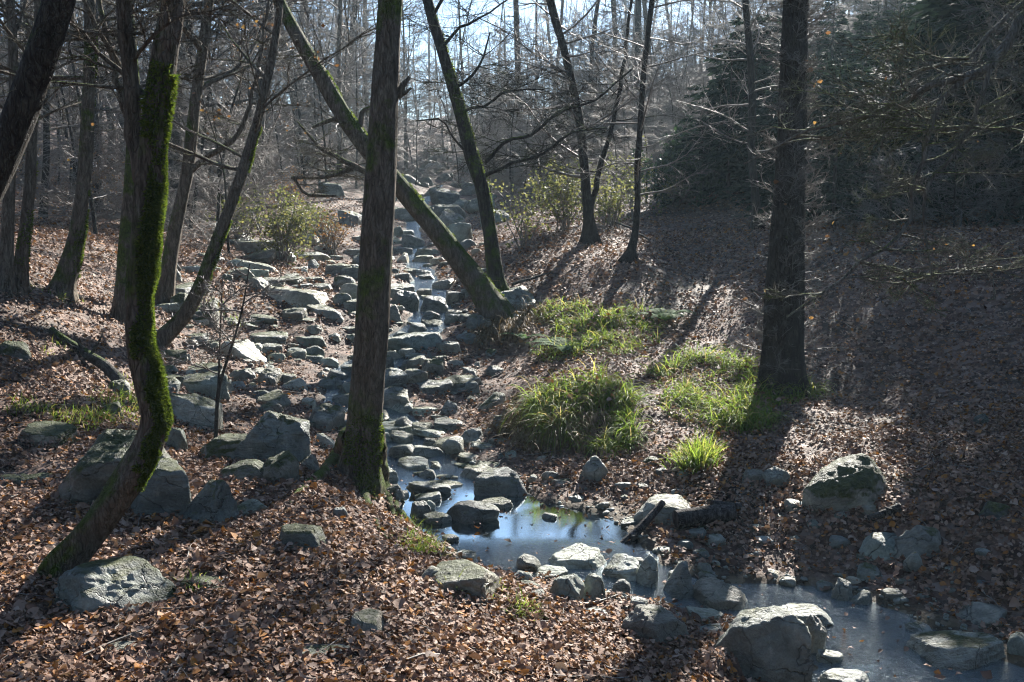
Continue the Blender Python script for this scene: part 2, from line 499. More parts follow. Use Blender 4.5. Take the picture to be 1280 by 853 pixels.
def mat_bark(name, c0, c1, c2, moss=(.075, .11, .014)):
    t = NT(name); tc = t.n('ShaderNodeTexCoord'); g = t.n('ShaderNodeNewGeometry')
    oi = t.n('ShaderNodeObjectInfo'); oc = t.n('ShaderNodeSeparateColor'); t.l(oi.outputs['Color'], oc.inputs[0])
    mp = t.n('ShaderNodeMapping'); mp.inputs['Scale'].default_value = (1, 1, .24); t.l(g.outputs['Position'], mp.inputs['Vector'])
    n1 = t.noise(mp.outputs[0], 34, 6, .65, .4)
    col = t.ramp(n1, [(.3, c0), (.5, c1), (.72, c2)])
    pale = t.ramp(t.noise(g.outputs['Position'], 5, 6, .7), [(.58, (0, 0, 0)), (.68, (1, 1, 1))])
    col = t.mix(t.math('MULTIPLY', pale, .35), col, (.19, .18, .16))
    mf = t.math('ADD', t.noise(g.outputs['Position'], 2.4, 6, .7), t.math('MULTIPLY', t.math('SUBTRACT', oc.outputs[0], .5), .6))
    sn = t.n('ShaderNodeSeparateXYZ'); t.l(g.outputs['Normal'], sn.inputs[0])
    mf = t.math('ADD', mf, t.math('MULTIPLY', sn.outputs[2], .2))
    mm = t.ramp(mf, [(.52, (0, 0, 0)), (.64, (1, 1, 1))])
    mc = t.ramp(t.noise(g.outputs['Position'], 26, 4), [(.3, tuple(x * .45 for x in moss)), (.7, tuple(x * 1.3 for x in moss))])
    col = t.mix(mm, col, mc)
    vo = t.n('ShaderNodeTexVoronoi', feature='DISTANCE_TO_EDGE'); vo.inputs['Scale'].default_value = 46; wv = t.n('ShaderNodeVectorMath', operation='ADD'); wn = t.n('ShaderNodeTexNoise'); wn.inputs['Scale'].default_value = 14; t.l(mp.outputs[0], wn.inputs['Vector'])
    ws = t.n('ShaderNodeVectorMath', operation='SCALE'); ws.inputs['Scale'].default_value = .10; t.l(wn.outputs['Color'], ws.inputs[0]); t.l(mp.outputs[0], wv.inputs[0]); t.l(ws.outputs[0], wv.inputs[1]); t.l(wv.outputs[0], vo.inputs['Vector'])
    crack = t.ramp(vo.outputs['Distance'], [(0, (0, 0, 0)), (.12, (1, 1, 1))])
    col = t.mix(.35, col, crack, 'MULTIPLY')
    n = t.bump(t.math('ADD', t.math('ADD', n1, t.math('MULTIPLY', crack, .35)), t.math('MULTIPLY', t.noise(g.outputs['Position'], 90, 4), .25)), 1.0, .025)
    return t.princ(col, .85, .2, n)


def mat_island(name, stops, rough=.55, spec=.35, trans=.3, tboost=1.0, nscale=None):
    t = NT(name); g = t.n('ShaderNodeNewGeometry')
    col = t.ramp(g.outputs['Random Per Island'], stops)
    tcol = t.mix(1.0, col, (tboost, tboost, tboost * .8), 'MULTIPLY') if tboost != 1 else col
    nrm = None
    if nscale: nrm = t.bump(t.noise(g.outputs['Position'], nscale, 3), .4, .004)
    return t.princ(col, rough, spec, nrm, trans, tcol)


def mat_plain(name, c, rough=.8, spec=.2, var=.4, scale=20, trans=None):
    t = NT(name); g = t.n('ShaderNodeNewGeometry')
    nz = t.noise(g.outputs['Position'], scale, 4)
    col = t.ramp(nz, [(.3, tuple(x * (1 - var) for x in c)), (.7, tuple(x * (1 + var) for x in c))])
    return t.princ(col, rough, spec, t.bump(nz, .5, .01), trans)


def mat_water():
    t = NT('creek_water'); g = t.n('ShaderNodeNewGeometry'); pos = g.outputs['Position']
    mp = t.n('ShaderNodeMapping'); mp.inputs['Scale'].default_value = (.75, 1.9, 1); mp.inputs['Rotation'].default_value = (0, 0, .55); t.l(pos, mp.inputs['Vector'])
    at_ = t.n('ShaderNodeAttribute', attribute_name='riffle')
    a = t.noise(mp.outputs[0], 22, 3, .5, .3); b = t.noise(mp.outputs[0], 70, 3, .55, .6)
    h = t.math('ADD', t.math('MULTIPLY', a, .55), t.math('MULTIPLY', b, .5))
    amp = t.math('ADD', .010, t.math('MULTIPLY', at_.outputs['Fac'], .9))
    n = t.bump(t.math('MULTIPLY', h, amp), 1.0, .03)
    gl = t.n('ShaderNodeBsdfGlossy'); t.l(t.math('ADD', .012, t.math('MULTIPLY', at_.outputs['Fac'], .05)), gl.inputs['Roughness']); gl.inputs['Color'].default_value = (.84, .96, 1, 1); t.l(n, gl.inputs['Normal'])
    tr = t.n('ShaderNodeBsdfTransparent'); tr.inputs['Color'].default_value = (.20, .21, .15, 1)
    fr = t.n('ShaderNodeFresnel'); fr.inputs['IOR'].default_value = 1.5; t.l(n, fr.inputs['Normal'])
    mx = t.n('ShaderNodeMixShader'); t.l(t.math('MULTIPLY', fr.outputs[0], 3.2, True), mx.inputs[0]); t.l(tr.outputs[0], mx.inputs[1]); t.l(gl.outputs[0], mx.inputs[2])
    t.l(mx.outputs[0], t.out.inputs['Surface'])
    return t.m


M = {}
M['ground'] = mat_ground(); M['rock'] = mat_rock(); M['water'] = mat_water()
M['bark'] = mat_bark('brown_bark', (.052, .043, .032), (.13, .106, .08), (.26, .22, .175))
M['bark_dark'] = mat_bark('dark_bark', (.018, .015, .012), (.042, .035, .028), (.095, .08, .065))
M['bark_grey'] = mat_bark('grey_bark', (.03, .028, .025), (.07, .065, .058), (.13, .12, .105))
M['bough'] = mat_bark('pale_bark', (.08, .075, .065), (.17, .16, .14), (.30, .285, .25))
M['twig'] = mat_plain('twig_bark', (.17, .15, .13), .6, .3, .4, 30)
M['moss'] = mat_island('moss_tufts', [(0, (.035, .06, .009)), (.5, (.065, .098, .013)), (1, (.12, .15, .022))], .8, .15, .45, 1.9)
M['litter'] = mat_island('fallen_leaf', [(0, (.05, .027, .019)), (.15, (.11, .058, .036)), (.35, (.18, .10, .068)), (.55, (.24, .145, .10)), (.74, (.30, .195, .14)), (.86, (.37, .27, .21)), (.91, (.24, .10, .035)), (1, (.38, .17, .04))], .65, .2, .12, 1.2, 160)
M['hang'] = mat_island('withered_leaf', [(0, (.12, .06, .03)), (.6, (.22, .11, .05)), (1, (.36, .22, .07))], .6, .3, .4, 1.2)
M['grass'] = mat_island('grass_blade', [(0, (.045, .08, .014)), (.4, (.095, .145, .022)), (.72, (.14, .185, .03)), (.86, (.21, .21, .05)), (1, (.30, .23, .12))], .6, .2, .5, 2.3)
M['straw'] = mat_island('straw_blade', [(0, (.10, .065, .03)), (.5, (.18, .12, .06)), (1, (.26, .19, .10))], .6, .3, .3, 1.1)
M['fern'] = mat_island('fern_leaf', [(0, (.05, .10, .045)), (.6, (.10, .16, .075)), (1, (.17, .22, .11))], .8, .1, .4, 1.4)
M['bush'] = mat_island('bush_leaf', [(0, (.06, .075, .03)), (.5, (.11, .12, .045)), (1, (.20, .19, .075))], .5, .3, .45, 1.5)
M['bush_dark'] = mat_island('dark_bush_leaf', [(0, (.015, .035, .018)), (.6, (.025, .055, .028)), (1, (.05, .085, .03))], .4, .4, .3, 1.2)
M['needle'] = mat_island('needle_spray', [(0, (.012, .024, .016)), (.6, (.02, .036, .022)), (1, (.032, .05, .028))], .85, .06, .2, 1.0)
M['char'] = mat_bark('charred_wood', (.02, .018, .017), (.055, .05, .048), (.18, .165, .155), (.02, .02, .015))
M['white'] = mat_plain('white_plate', (.75, .75, .73), .4, .4, .03)
M['black'] = mat_plain('dark_plate', (.02, .02, .022), .4, .4, .1)

exec_parts = []

# ------------------------------------------------------------------ ground sheet
idx = np.arange(NX * NY).reshape(NY, NX)
Fq = np.stack([idx[:-1, :-1], idx[:-1, 1:], idx[1:, 1:], idx[1:, :-1]], -1).reshape(-1, 4)
gm = mesh_np('ground', np.stack([GXX, GYY, GZ], -1).reshape(-1, 3), [Fq])
d_, w_, hw_, dp_ = creek_near(GXX, GYY)
bedmask = (1 - sstep(hw_ * .9, hw_ * 1.25, d_)) * (GZ < w_ + .05)
a_ = gm.attributes.new('bed', 'FLOAT', 'POINT'); a_.data.foreach_set('value', bedmask.ravel().astype(np.float32))
tag(link('ground', gm, M['ground']), kind='structure')

# ------------------------------------------------------------------ water
xs = np.arange(-4.5, 5.5, .05); ys = np.concatenate([np.arange(1.5, 12, .05), np.arange(12, 36, .12)])
WX, WY = np.meshgrid(xs, ys)
d_, w_, hw_, dp_ = creek_near(WX, WY)
okv = (hgt(WX, WY) < w_ + .03) & (d_ < hw_ * 1.5)
ii = np.arange(WX.size).reshape(WX.shape)
okf = okv[:-1, :-1] | okv[:-1, 1:] | okv[1:, 1:] | okv[1:, :-1]
q = np.stack([ii[:-1, :-1], ii[:-1, 1:], ii[1:, 1:], ii[1:, :-1]], -1)[okf]
used = np.unique(q); rm = np.zeros(WX.size, int); rm[used] = np.arange(len(used))
slope = np.zeros_like(WX)
for k in range(len(CREEK) - 1):
    pass
rif = np.clip(sstep(7.4, 8.4, WY) + (1 - sstep(5.9, 6.5, WY)) * .85, 0, 1)
wm = mesh_np('creek_water', np.stack([WX, WY, w_], -1).reshape(-1, 3)[used], [rm[q]])
a_ = wm.attributes.new('riffle', 'FLOAT', 'POINT'); a_.data.foreach_set('value', rif.ravel()[used].astype(np.float32))
tag(link('creek_water', wm, M['water']), kind='structure')

# ------------------------------------------------------------------ stones
_ico = {}
def ico(sub):
    if sub not in _ico:
        bm = bmesh.new(); bmesh.ops.create_icosphere(bm, subdivisions=sub, radius=1)
        bm.verts.ensure_lookup_table()
        V = np.array([v.co[:] for v in bm.verts]); Fc = np.array([[v.index for v in f.verts] for f in bm.faces]); bm.free()
        _ico[sub] = (V, Fc)
    return _ico[sub]


def rock_mesh(seed, kind, sub):
    rng = np.random.default_rng(seed)
    V, Fc = ico(sub); p = V.copy()
    asp = np.array({'b': (1, .85, .8), 's': (1, .8, .45), 'w': (1, .7, .75), 'r': (1, .9, .85)}[kind])
    pl = []
    def add(n, d): n = np.array(n, float); pl.append((n / np.linalg.norm(n), d))
    if kind == 's':
        t1, t2 = rng.uniform(-.25, .25), rng.uniform(-.3, .1)
        add((t1, t2, 1), .55); add((-t1, -t2, -1), .6); add((t1 + rng.uniform(-.3, .3), t2 + rng.uniform(-.3, .3), 1), .6)
        for j in range(6): a_ = j * 1.05 + rng.uniform(-.35, .35); add((math.cos(a_), math.sin(a_), rng.uniform(-.2, .45)), rng.uniform(.62, .95))
        kk = 36
    elif kind == 'w':
        sg = rng.choice([-1, 1]); add((sg * rng.uniform(.55, .9), rng.uniform(-.5, .0), .75), .34); add((-sg * .8, rng.uniform(-.6, -.2), rng.uniform(.1, .5)), .62)
        for j in range(7): a_ = j * .9 + rng.uniform(-.3, .3); add((math.cos(a_), math.sin(a_), rng.uniform(-.3, .5)), rng.uniform(.6, .95))
        add((0, 0, -1), .6); add((rng.uniform(-.3, .3), rng.uniform(-.3, .1), 1), .58); kk = 36
    elif kind == 'b':
        for j in range(5): a_ = j * 1.257 + rng.uniform(-.4, .4); add((math.cos(a_), math.sin(a_), rng.uniform(-.25, .35)), rng.uniform(.62, .9))
        for j in range(4): a_ = j * 1.571 + rng.uniform(-.5, .5); add((math.cos(a_) * .8, math.sin(a_) * .8, rng.uniform(.5, 1.0)), rng.uniform(.58, .85))
        add((rng.uniform(-.3, .3), rng.uniform(-.4, .1), 1), rng.uniform(.42, .6)); add((0, 0, -1), .7); kk = 30
    else:
        for j in range(16): add(rng.normal(0, 1, 3), rng.uniform(.82, 1.0))
        kk = 6
    acc = np.zeros(len(V))
    for n, d in pl: acc += (np.maximum(V @ n, 0) / d) ** kk
    p = V * (np.maximum(acc, 1e-6) ** (-1 / kk)).clip(.2, 1.25)[:, None]
    q = p * asp
    o = rng.uniform(0, 50, 3)
    nz = fbm(q[:, 0] * 1.7 + o[0], q[:, 1] * 1.7 + o[1], q[:, 2] * 1.7 + o[2], seed, 3)
    rg = 1 - np.abs(fbm(q[:, 0] * 3.5 + o[1], q[:, 1] * 3.5 + o[2], q[:, 2] * 5 + o[0], seed + 3, 3))
    fine = fbm(q[:, 0] * 11 + o[1], q[:, 1] * 11 + o[2], q[:, 2] * 15 + o[0], seed + 6, 3)
    nrm = V
    amp = .5 if kind == 'r' else 1
    q = q + nrm * ((nz * .04 + (rg - .6) * .045 * amp + fine * .016)[:, None])
    # bedding steps along a tilted axis
    ax = np.array([rng.uniform(-.5, .5), rng.uniform(-.5, .5), 1]); ax /= np.linalg.norm(ax)
    s = (q @ ax) * 5 + .5 * vnoise(q[:, 0] * 2 + o[0], q[:, 1] * 2, q[:, 2] * 2, seed + 8)
    saw = (s - np.floor(s))
    q = q + nrm * ((saw ** 3 - .25) * .035 * amp)[:, None] * np.array([1, 1, .3])
    mn, mx = q.min(0), q.max(0)
    q = (q - (mn + mx) / 2) / (mx - mn)
    return mesh_np('stone', q, [Fc])


_rk = {}
def rock_base(kind, i, sub):
    key = (kind, i, sub)
    if key not in _rk:
        _rk[key] = rock_mesh(1000 + i * 7 + ord(kind), kind, sub); _rk[key].materials.append(M['rock'])
    return _rk[key]


ROCKS = []      # (x, y, z, rx, ry, rz) for keeping leaves and small stones away
rrng = random.Random(5)
seq = [0]


def stone(name, cx, by, w, h, kind, label, group=None, moss=.15, wet=0., tone=.45, lift=0., tilt=0., cat=None, sub=None, rz=None):
    P = ground(cx, by)
    d = P[1]; W = w * d / F
    th = math.atan2(CZ - P[2], d)
    Dp = W * {'b': .75, 's': .7, 'w': .6, 'r': .8}[kind]
    Dp = min(Dp, 1.3 * max(h, 1) * d / F / max(math.sin(th), .15))
    Hh = max((h * d / F - Dp * math.sin(th) * .62) / math.cos(th), .5 * h * d / F)
    seq[0] += 1; i = seq[0]
    if sub is None: sub = 5 if w > 80 else 4 if w > 18 else 3
    me = rock_base(kind, i if w > 40 else i % 30, sub)
    o = link(name, me)
    bury = .32
    Hh *= 1.04; tz = Hh / (1 - bury)
    o.scale = (W * 1.04, Dp * 1.1, tz)
    c = np.array([P[0] * (1 + Dp * .45 / d), d + Dp * .45, 0])
    c[2] = P[2] + Hh - tz / 2 + lift
    o.location = c
    big_ = w > 60
    o.rotation_euler = (rrng.uniform(-.05, .05) if big_ else rrng.uniform(-.16, .16), tilt + (0 if big_ else rrng.uniform(-.16, .16)), (rrng.uniform(-.2, .2) if big_ else rrng.uniform(-.6, .6)))
    o.color = (moss, wet, tone, 1)
    ROCKS.append((c[0], c[1], W / 2, Dp / 2, P[2] + Hh))
    return tag(o, label, cat or {'boulder': 'boulder', 'flat_stone': 'flat stone'}.get(name, 'rock'), group)


B, S, K, R_ = 'b', 's', 'w', 'r'
G1 = 'boulders on the left bank'; G2 = 'stones across the dry bed left of the creek'; G3 = 'stones along the middle of the creek'
G4 = 'rocks far up the creek'; G5 = 'stones of the little dam'; G6 = 'rocks in the pool'; G7 = 'stones on the right bank'; G8 = 'rocks by the lower run'
HERO = [
 # --- left bank
 ('boulder', 147, 640, 148, 106, B, 'big rounded dark boulder behind the mossy crooked trunk', G1, .5, 0, .25),
 ('boulder', 205, 650, 76, 78, B, 'smaller mossy boulder leaning on the right of the big dark one behind the crooked trunk', G1, .5, 0, .3),
 ('boulder', 150, 770, 170, 70, K, 'pale sloping wedge of rock at the foot of the crooked mossy trunk', G1, .25, 0, .55),
 ('rock', 254, 742, 62, 24, R_, 'low hump of rock covered in bright green moss on the leaf litter', G1, 1.2, 0, .4),
 ('boulder', 262, 660, 88, 62, K, 'dark slanting boulder right of the crooked trunk', G1, .3, 0, .25),
 ('flat_stone', 28, 609, 70, 17, S, 'flat grey slab sunk in leaves at the left edge', G1, .2, 0, .5),
 ('boulder', 58, 560, 82, 30, S, 'low pale rock with a mossy top on the left slope', G1, .75, 0, .6),
 ('rock', 222, 568, 32, 34, B, 'small bluish rock just right of the crooked trunk', G1, .3, 0, .45),
 ('boulder', 292, 580, 92, 40, B, 'mossy boulder with yellow green patches behind the thin bare sapling', G1, .75, 0, .5),
 ('rock', 306, 604, 72, 30, B, 'bluish rock with a moss cap below the sapling boulder', G1, .6, 0, .4),
 ('boulder', 343, 580, 96, 70, B, 'largest block of the left bed, left of the tall centre tree', G1, .4, 0, .4),
 ('flat_stone', 240, 536, 74, 46, S, 'pale domed slab with twigs lying on it, left of the largest block', G1, .3, 0, .7),
 ('boulder', 255, 499, 60, 34, B, 'square grey block with a sunlit right face behind the pale domed slab', G1, .35, 0, .5),
 ('rock', 214, 491, 30, 18, B, 'grey stone peeping out right of the mossy trunk', G1, .3, 0, .5),
 ('rock', 355, 607, 54, 40, B, 'mossy edged rock between the largest block and the tall centre tree', G1, .6, 0, .35),
 ('rock', 402, 537, 48, 32, B, 'dark grey block close behind the tall centre tree', G1, .2, 0, .4),
 ('rock', 410, 561, 30, 18, K, 'small pale wedge against the left root of the tall centre tree', G1, .1, 0, .7),
 ('rock', 384, 592, 30, 22, B, 'dark low stone beside the left root of the centre tree', G1, .3, 0, .3),
 ('boulder', 376, 690, 72, 34, S, 'dark rock ledge with moss set in the near bank', G1, .6, 0, .2),
 ('rock', 425, 652, 20, 17, B, 'small bluish cube of stone on the leaves below the centre tree', G1, .1, 0, .5),
 ('boulder', 460, 797, 56, 34, B, 'lone grey rock poking through the leaves in the near foreground', G1, .15, 0, .5),
 ('flat_stone', 405, 824, 70, 12, S, 'flat stone almost buried in foreground leaves below the lone grey rock', G1, .15, 0, .45),
 ('flat_stone', 150, 816, 54, 10, S, 'flat stone almost buried in leaves at the bottom left', G1, .15, 0, .45),
 ('flat_stone', 312, 648, 54, 18, S, 'thin grey slab in leaves right of the dark slanting boulder', G1, .2, 0, .4),
 ('rock', 18, 452, 44, 26, B, 'dark mossy hump on the slope at the left edge', G1, .7, 0, .15),
 ('rock', 148, 497, 34, 24, B, 'half buried rock on the slope left of the mossy trunk', G1, .4, 0, .3),
 ('rock', 142, 523, 34, 20, B, 'low stone among green sprigs left of the mossy trunk', G1, .6, 0, .35),
 ('boulder', 583, 747, 96, 44, B, 'smooth rounded block at the near edge of the pool', G1, .35, 0, .5),
 ('rock', 538, 732, 40, 22, K, 'thin blade of rock left of the smooth rounded block by the pool', G1, .2, 0, .4),
 # --- dry bed, upstream left
 ('rock', 367, 400, 33, 15, B, 'brown grey block at the foot of the green bush', G2, .3, 0, .4),
 ('flat_stone', 408, 399, 50, 17, S, 'long pale slab right of the brown block near the green bush', G2, .15, 0, .6),
 ('rock', 328, 405, 36, 11, B, 'small mossy stone left of the brown grey block', G2, .5, 0, .45),
 ('flat_stone', 312, 410, 28, 7, S, 'thin pale slab below the mossy stone', G2, .1, 0, .6),
 ('flat_stone', 335, 433, 56, 18, S, 'wide pale topped slab in the middle of the dry bed', G2, .15, 0, .6),
 ('flat_stone', 386, 434, 46, 15, S, 'dark fronted slab right of the wide pale one', G2, .15, 0, .35),
 ('rock', 333, 442, 38, 13, B, 'reddish brown stone in front of the wide pale slab', G2, .15, 0, .45),
 ('rock', 304, 439, 24, 10, B, 'small dark stone left of the reddish one', G2, .15, 0, .35),
 ('rock', 346, 454, 25, 13, R_, 'smooth greenish pale stone below the reddish one', G2, .4, 0, .75),
 ('flat_stone', 371, 448, 26, 12, S, 'small tilted slab right of the greenish pale stone', G2, .1, 0, .55),
 ('rock', 391, 446, 29, 14, B, 'dark squat stone beside the small tilted slab', G2, .1, 0, .3),
 ('flat_stone', 244, 428, 48, 11, S, 'flat grey slab by the foot of the slanting twin trunk', G2, .2, 0, .45),
 ('flat_stone', 258, 435, 33, 9, S, 'narrow dark slab below the flat one by the twin trunk', G2, .2, 0, .35),
 ('rock', 212, 452, 44, 14, S, 'mossy long stone below the slanting twin trunk', G2, .8, 0, .45),
 ('rock', 263, 468, 28, 11, B, 'low stone behind the square grey block', G2, .2, 0, .4),
 ('rock', 302, 479, 30, 19, B, 'pyramid shaped dark stone right of the square block', G2, .1, 0, .35),
 ('rock', 334, 482, 34, 21, B, 'dark stone with one pale face right of the pyramid one', G2, .05, 0, .4),
 ('rock', 357, 481, 26, 14, B, 'bluish stone right of the pale faced one', G2, .1, 0, .4),
 ('rock', 369, 489, 33, 15, B, 'bright white topped stone beside the trickle', G2, .0, 0, .9),
 ('rock', 296, 486, 22, 10, S, 'small flat stone below the pyramid shaped one', G2, .1, 0, .5),
 ('rock', 338, 497, 30, 9, S, 'flat stone in leaves above the largest block', G2, .1, 0, .4),
 ('rock', 226, 392, 30, 24, B, 'bluish mossy rock behind the slanting twin trunk', G2, .5, 0, .45),
 ('boulder', 258, 405, 44, 28, B, 'dark mossy rock with a grass top right of the twin trunk', G2, .8, 0, .3),
 ('flat_stone', 402, 364, 28, 9, S, 'bluish flat slab in leaves above the long pale one', G2, .1, 0, .6),
 # --- middle of the creek
 ('boulder', 520, 440, 86, 25, S, 'broad bluish slab lying across the creek right of the centre trunk', G3, .05, .2, .5),
 ('rock', 522, 415, 26, 11, B, 'brown squat stone above the broad bluish slab', G3, .1, 0, .35),
 ('rock', 508, 447, 23, 12, R_, 'small sunlit pale stone below the broad bluish slab', G3, 0, 0, .9),
 ('flat_stone', 561, 442, 32, 16, S, 'tilted plank like stone at the right end of the broad slab', G3, .05, 0, .6),
 ('rock', 483, 462, 24, 18, B, 'dark stone touching the centre trunk on its right', G3, .1, 0, .3),
 ('flat_stone', 518, 461, 42, 15, S, 'low brownish slab below the sunlit pale stone', G3, .1, 0, .4),
 ('rock', 541, 469, 29, 21, B, 'rounded green brown stone at the end of the low slab', G3, .4, 0, .3),
 ('rock', 490, 487, 38, 26, B, 'dark overhanging rock with a pale top beside the centre trunk', G3, .05, 0, .35),
 ('rock', 518, 479, 32, 18, B, 'dark rock right of the overhanging one', G3, .1, 0, .3),
 ('flat_stone', 576, 487, 60, 17, S, 'long low slab with a green tint at the edge of the right bank', G3, .35, 0, .35),
 ('rock', 590, 493, 22, 16, B, 'bluish pebble like stone below the long low slab', G3, .05, 0, .5),
 ('boulder', 492, 511, 44, 26, B, 'square block with lichen right of the centre trunk', G3, .2, 0, .45),
 ('rock', 562, 518, 25, 18, B, 'grey stone on leaves left of the tilted green one', G3, .05, 0, .5),
 ('flat_stone', 618, 513, 40, 22, K, 'tilted greenish rock on the leaves below the turf bank', G3, .3, 0, .4),
 ('rock', 507, 539, 28, 18, K, 'bluish wedge standing in the rapid', G3, .05, .1, .55),
 ('flat_stone', 560, 538, 37, 14, S, 'dark flat stone on the leaf strewn shore', G3, .05, 0, .4),
 ('flat_stone', 592, 555, 34, 19, K, 'slanting flat stone right of the smooth pale one', G3, .05, 0, .55),
 ('rock', 567, 568, 29, 22, R_, 'smooth pale bluish stone at the right edge of the rapid', G3, 0, 0, .75),
 ('rock', 505, 574, 38, 20, B, 'craggy dark stone in the rapid by the centre tree root', G3, .1, .1, .35),
 ('flat_stone', 516, 587, 48, 14, S, 'split pale slab in front of the craggy dark stone', G3, .0, 0, .7),
 ('rock', 430, 492, 26, 15, K, 'wet dark stone with a bright rim left of the centre trunk', G3, .05, .3, .35),
 ('rock', 412, 487, 27, 17, B, 'grey stone beside the trickle left of the centre trunk', G3, .05, 0, .45),
 ('flat_stone', 428, 506, 32, 13, S, 'flat dark slab touching the centre trunk on its left', G3, .05, .1, .4),
 ('rock', 422, 474, 26, 11, S, 'bluish flat stone in the trickle above the wet dark one', G3, 0, .2, .5),
 ('rock', 440, 428, 24, 11, B, 'dark stone just left of the centre trunk below the long pale slab', G3, .1, 0, .4),
 ('rock', 412, 458, 26, 11, B, 'pale angular stone in the dry bed left of the centre trunk', G3, .05, 0, .65),
 ('rock', 537, 560, 18, 12, B, 'small brown stone right of the craggy dark one', G3, 0, 0, .4),
 ('rock', 588, 470, 22, 10, S, 'flat stone half under leaves above the long low slab', G3, .1, 0, .5),
 ('rock', 620, 470, 24, 13, B, 'dark stone under the turf bank', G3, .2, 0, .2),
 ('flat_stone', 583, 430, 30, 12, S, 'dark slab at the foot of the leaning trunk', G3, .1, .1, .3),
 # --- far up the creek
 ('boulder', 506, 386, 38, 22, B, 'glossy dark boulder with a white top right of the centre trunk', G4, 0, .4, .35),
 ('boulder', 543, 391, 38, 21, B, 'glossy dark boulder under the leaning trunk', G4, 0, .4, .25),
 ('rock', 539, 402, 24, 12, K, 'pale ridged stone below the two glossy dark boulders', G4, 0, .1, .5),
 ('rock', 493, 403, 21, 21, K, 'upright wedge beside the centre trunk below the glossy boulder', G4, .2, 0, .4),
 ('rock', 506, 352, 25, 11, B, 'dark round stone midway up the far rapids', G4, 0, .2, .3),
 ('rock', 529, 346, 26, 9, S, 'flat dark stone right of the dark round one in the far rapids', G4, 0, .2, .35),
 ('rock', 438, 372, 29, 18, R_, 'smooth pale rock left of the centre trunk, foremost of its heap', G4, .1, 0, .7),
 ('rock', 431, 362, 31, 17, R_, 'mossy rounded rock at the back of the heap left of the centre trunk', G4, .6, 0, .45),
 ('rock', 428, 382, 24, 16, R_, 'olive rounded rock at the front left of the heap by the centre trunk', G4, .4, 0, .45),
 ('rock', 443, 391, 30, 16, B, 'grey rock touching the centre trunk at the front of the heap', G4, .2, 0, .45),
 ('rock', 449, 345, 20, 13, B, 'bluish rock above the heap by the centre trunk', G4, .1, 0, .6),
 ('flat_stone', 421, 345, 36, 15, S, 'long mossy slab beside the green bush far up the creek', G4, .5, 0, .5),
 ('rock', 452, 330, 20, 16, B, 'hazy rock above the bluish one left of the centre trunk', G4, .2, 0, .55),
 ('rock', 504, 328, 18, 12, K, 'small bright white rock far up the creek', G4, 0, 0, 1.),
 ('boulder', 572, 306, 38, 26, B, 'lower of two big hazy boulders behind the leaning trunk', G4, .2, 0, .5),
 ('boulder', 560, 288, 44, 24, B, 'upper of two big hazy boulders behind the leaning trunk', G4, .2, 0, .5),
 ('rock', 583, 314, 25, 14, B, 'hazy rock at the right foot of the two big hazy boulders', G4, .1, 0, .4),
 ('boulder', 517, 309, 30, 15, S, 'pale hazy slab above the bright white rock', G4, .1, 0, .6),
 ('rock', 497, 297, 16, 13, B, 'topmost small rock of the far creek beside the centre trunk', G4, .2, 0, .55),
 ('flat_stone', 534, 320, 30, 9, S, 'grey slab right of the bright white rock', G4, .1, 0, .5),
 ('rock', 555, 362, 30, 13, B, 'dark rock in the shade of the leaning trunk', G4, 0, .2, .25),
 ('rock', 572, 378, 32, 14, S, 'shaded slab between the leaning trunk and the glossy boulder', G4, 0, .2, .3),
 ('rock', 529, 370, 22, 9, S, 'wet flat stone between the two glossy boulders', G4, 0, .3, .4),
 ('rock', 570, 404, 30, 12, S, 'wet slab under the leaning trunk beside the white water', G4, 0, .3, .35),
 # --- the pool
 ('boulder', 626, 621, 70, 36, B, 'dark stepped boulder at the back of the pool', G6, .05, .15, .22),
 ('boulder', 590, 654, 70, 30, B, 'brown black boulder in the middle of the pool', G6, .0, .25, .2),
 ('rock', 525, 647, 27, 20, B, 'dark wet stone at the left edge of the pool', G6, .05, .3, .3),
 ('rock', 537, 639, 16, 14, R_, 'round pale cobble at the left edge of the pool', G6, 0, 0, .7),
 ('flat_stone', 535, 629, 38, 13, S, 'low slab above the round pale cobble', G6, 0, .1, .45),
 ('rock', 492, 622, 30, 17, B, 'bluish dark stone beside the right root of the centre tree', G6, .1, .1, .35),
 ('rock', 486, 603, 28, 15, S, 'pale stone behind the right root of the centre tree', G6, 0, 0, .65),
 ('rock', 548, 655, 34, 14, S, 'flat pale stone left of the brown black boulder', G6, 0, .1, .55),
 ('rock', 742, 606, 40, 34, B, 'egg shaped grey boulder below the big grass tussock', G6, .1, 0, .45),
 ('rock', 688, 603, 23, 15, R_, 'rounded bluish stone right of the dark stepped boulder', G6, 0, 0, .5),
 ('rock', 703, 609, 29, 10, S, 'flat stone between the rounded bluish one and the egg shaped one', G6, 0, 0, .45),
 ('rock', 666, 604, 14, 10, R_, 'little bluish cobble touching the dark stepped boulder', G6, 0, 0, .6),
 ('rock', 687, 650, 21, 9, R_, 'small stone standing alone in the right half of the pool', G6, 0, .1, .55),
 # --- the dam
 ('flat_stone', 721, 712, 76, 27, S, 'thick pale slab lying on top of the dam', G5, 0, 0, .9),
 ('rock', 661, 714, 34, 19, B, 'pale grey stone at the left end of the dam', G5, 0, 0, .65),
 ('flat_stone', 687, 724, 48, 15, S, 'grey flat slab under the thick pale slab', G5, 0, 0, .6),
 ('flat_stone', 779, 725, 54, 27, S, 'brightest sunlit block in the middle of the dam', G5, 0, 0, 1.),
 ('rock', 810, 735, 28, 40, B, 'upright narrow stone in the middle of the dam', G5, 0, 0, .6),
 ('rock', 844, 748, 48, 44, K, 'leaning triangular stone right of the upright one', G5, 0, 0, .5),
 ('boulder', 900, 763, 72, 38, B, 'long grey block between the leaning stone and the big foreground rock', G5, 0, .1, .5),
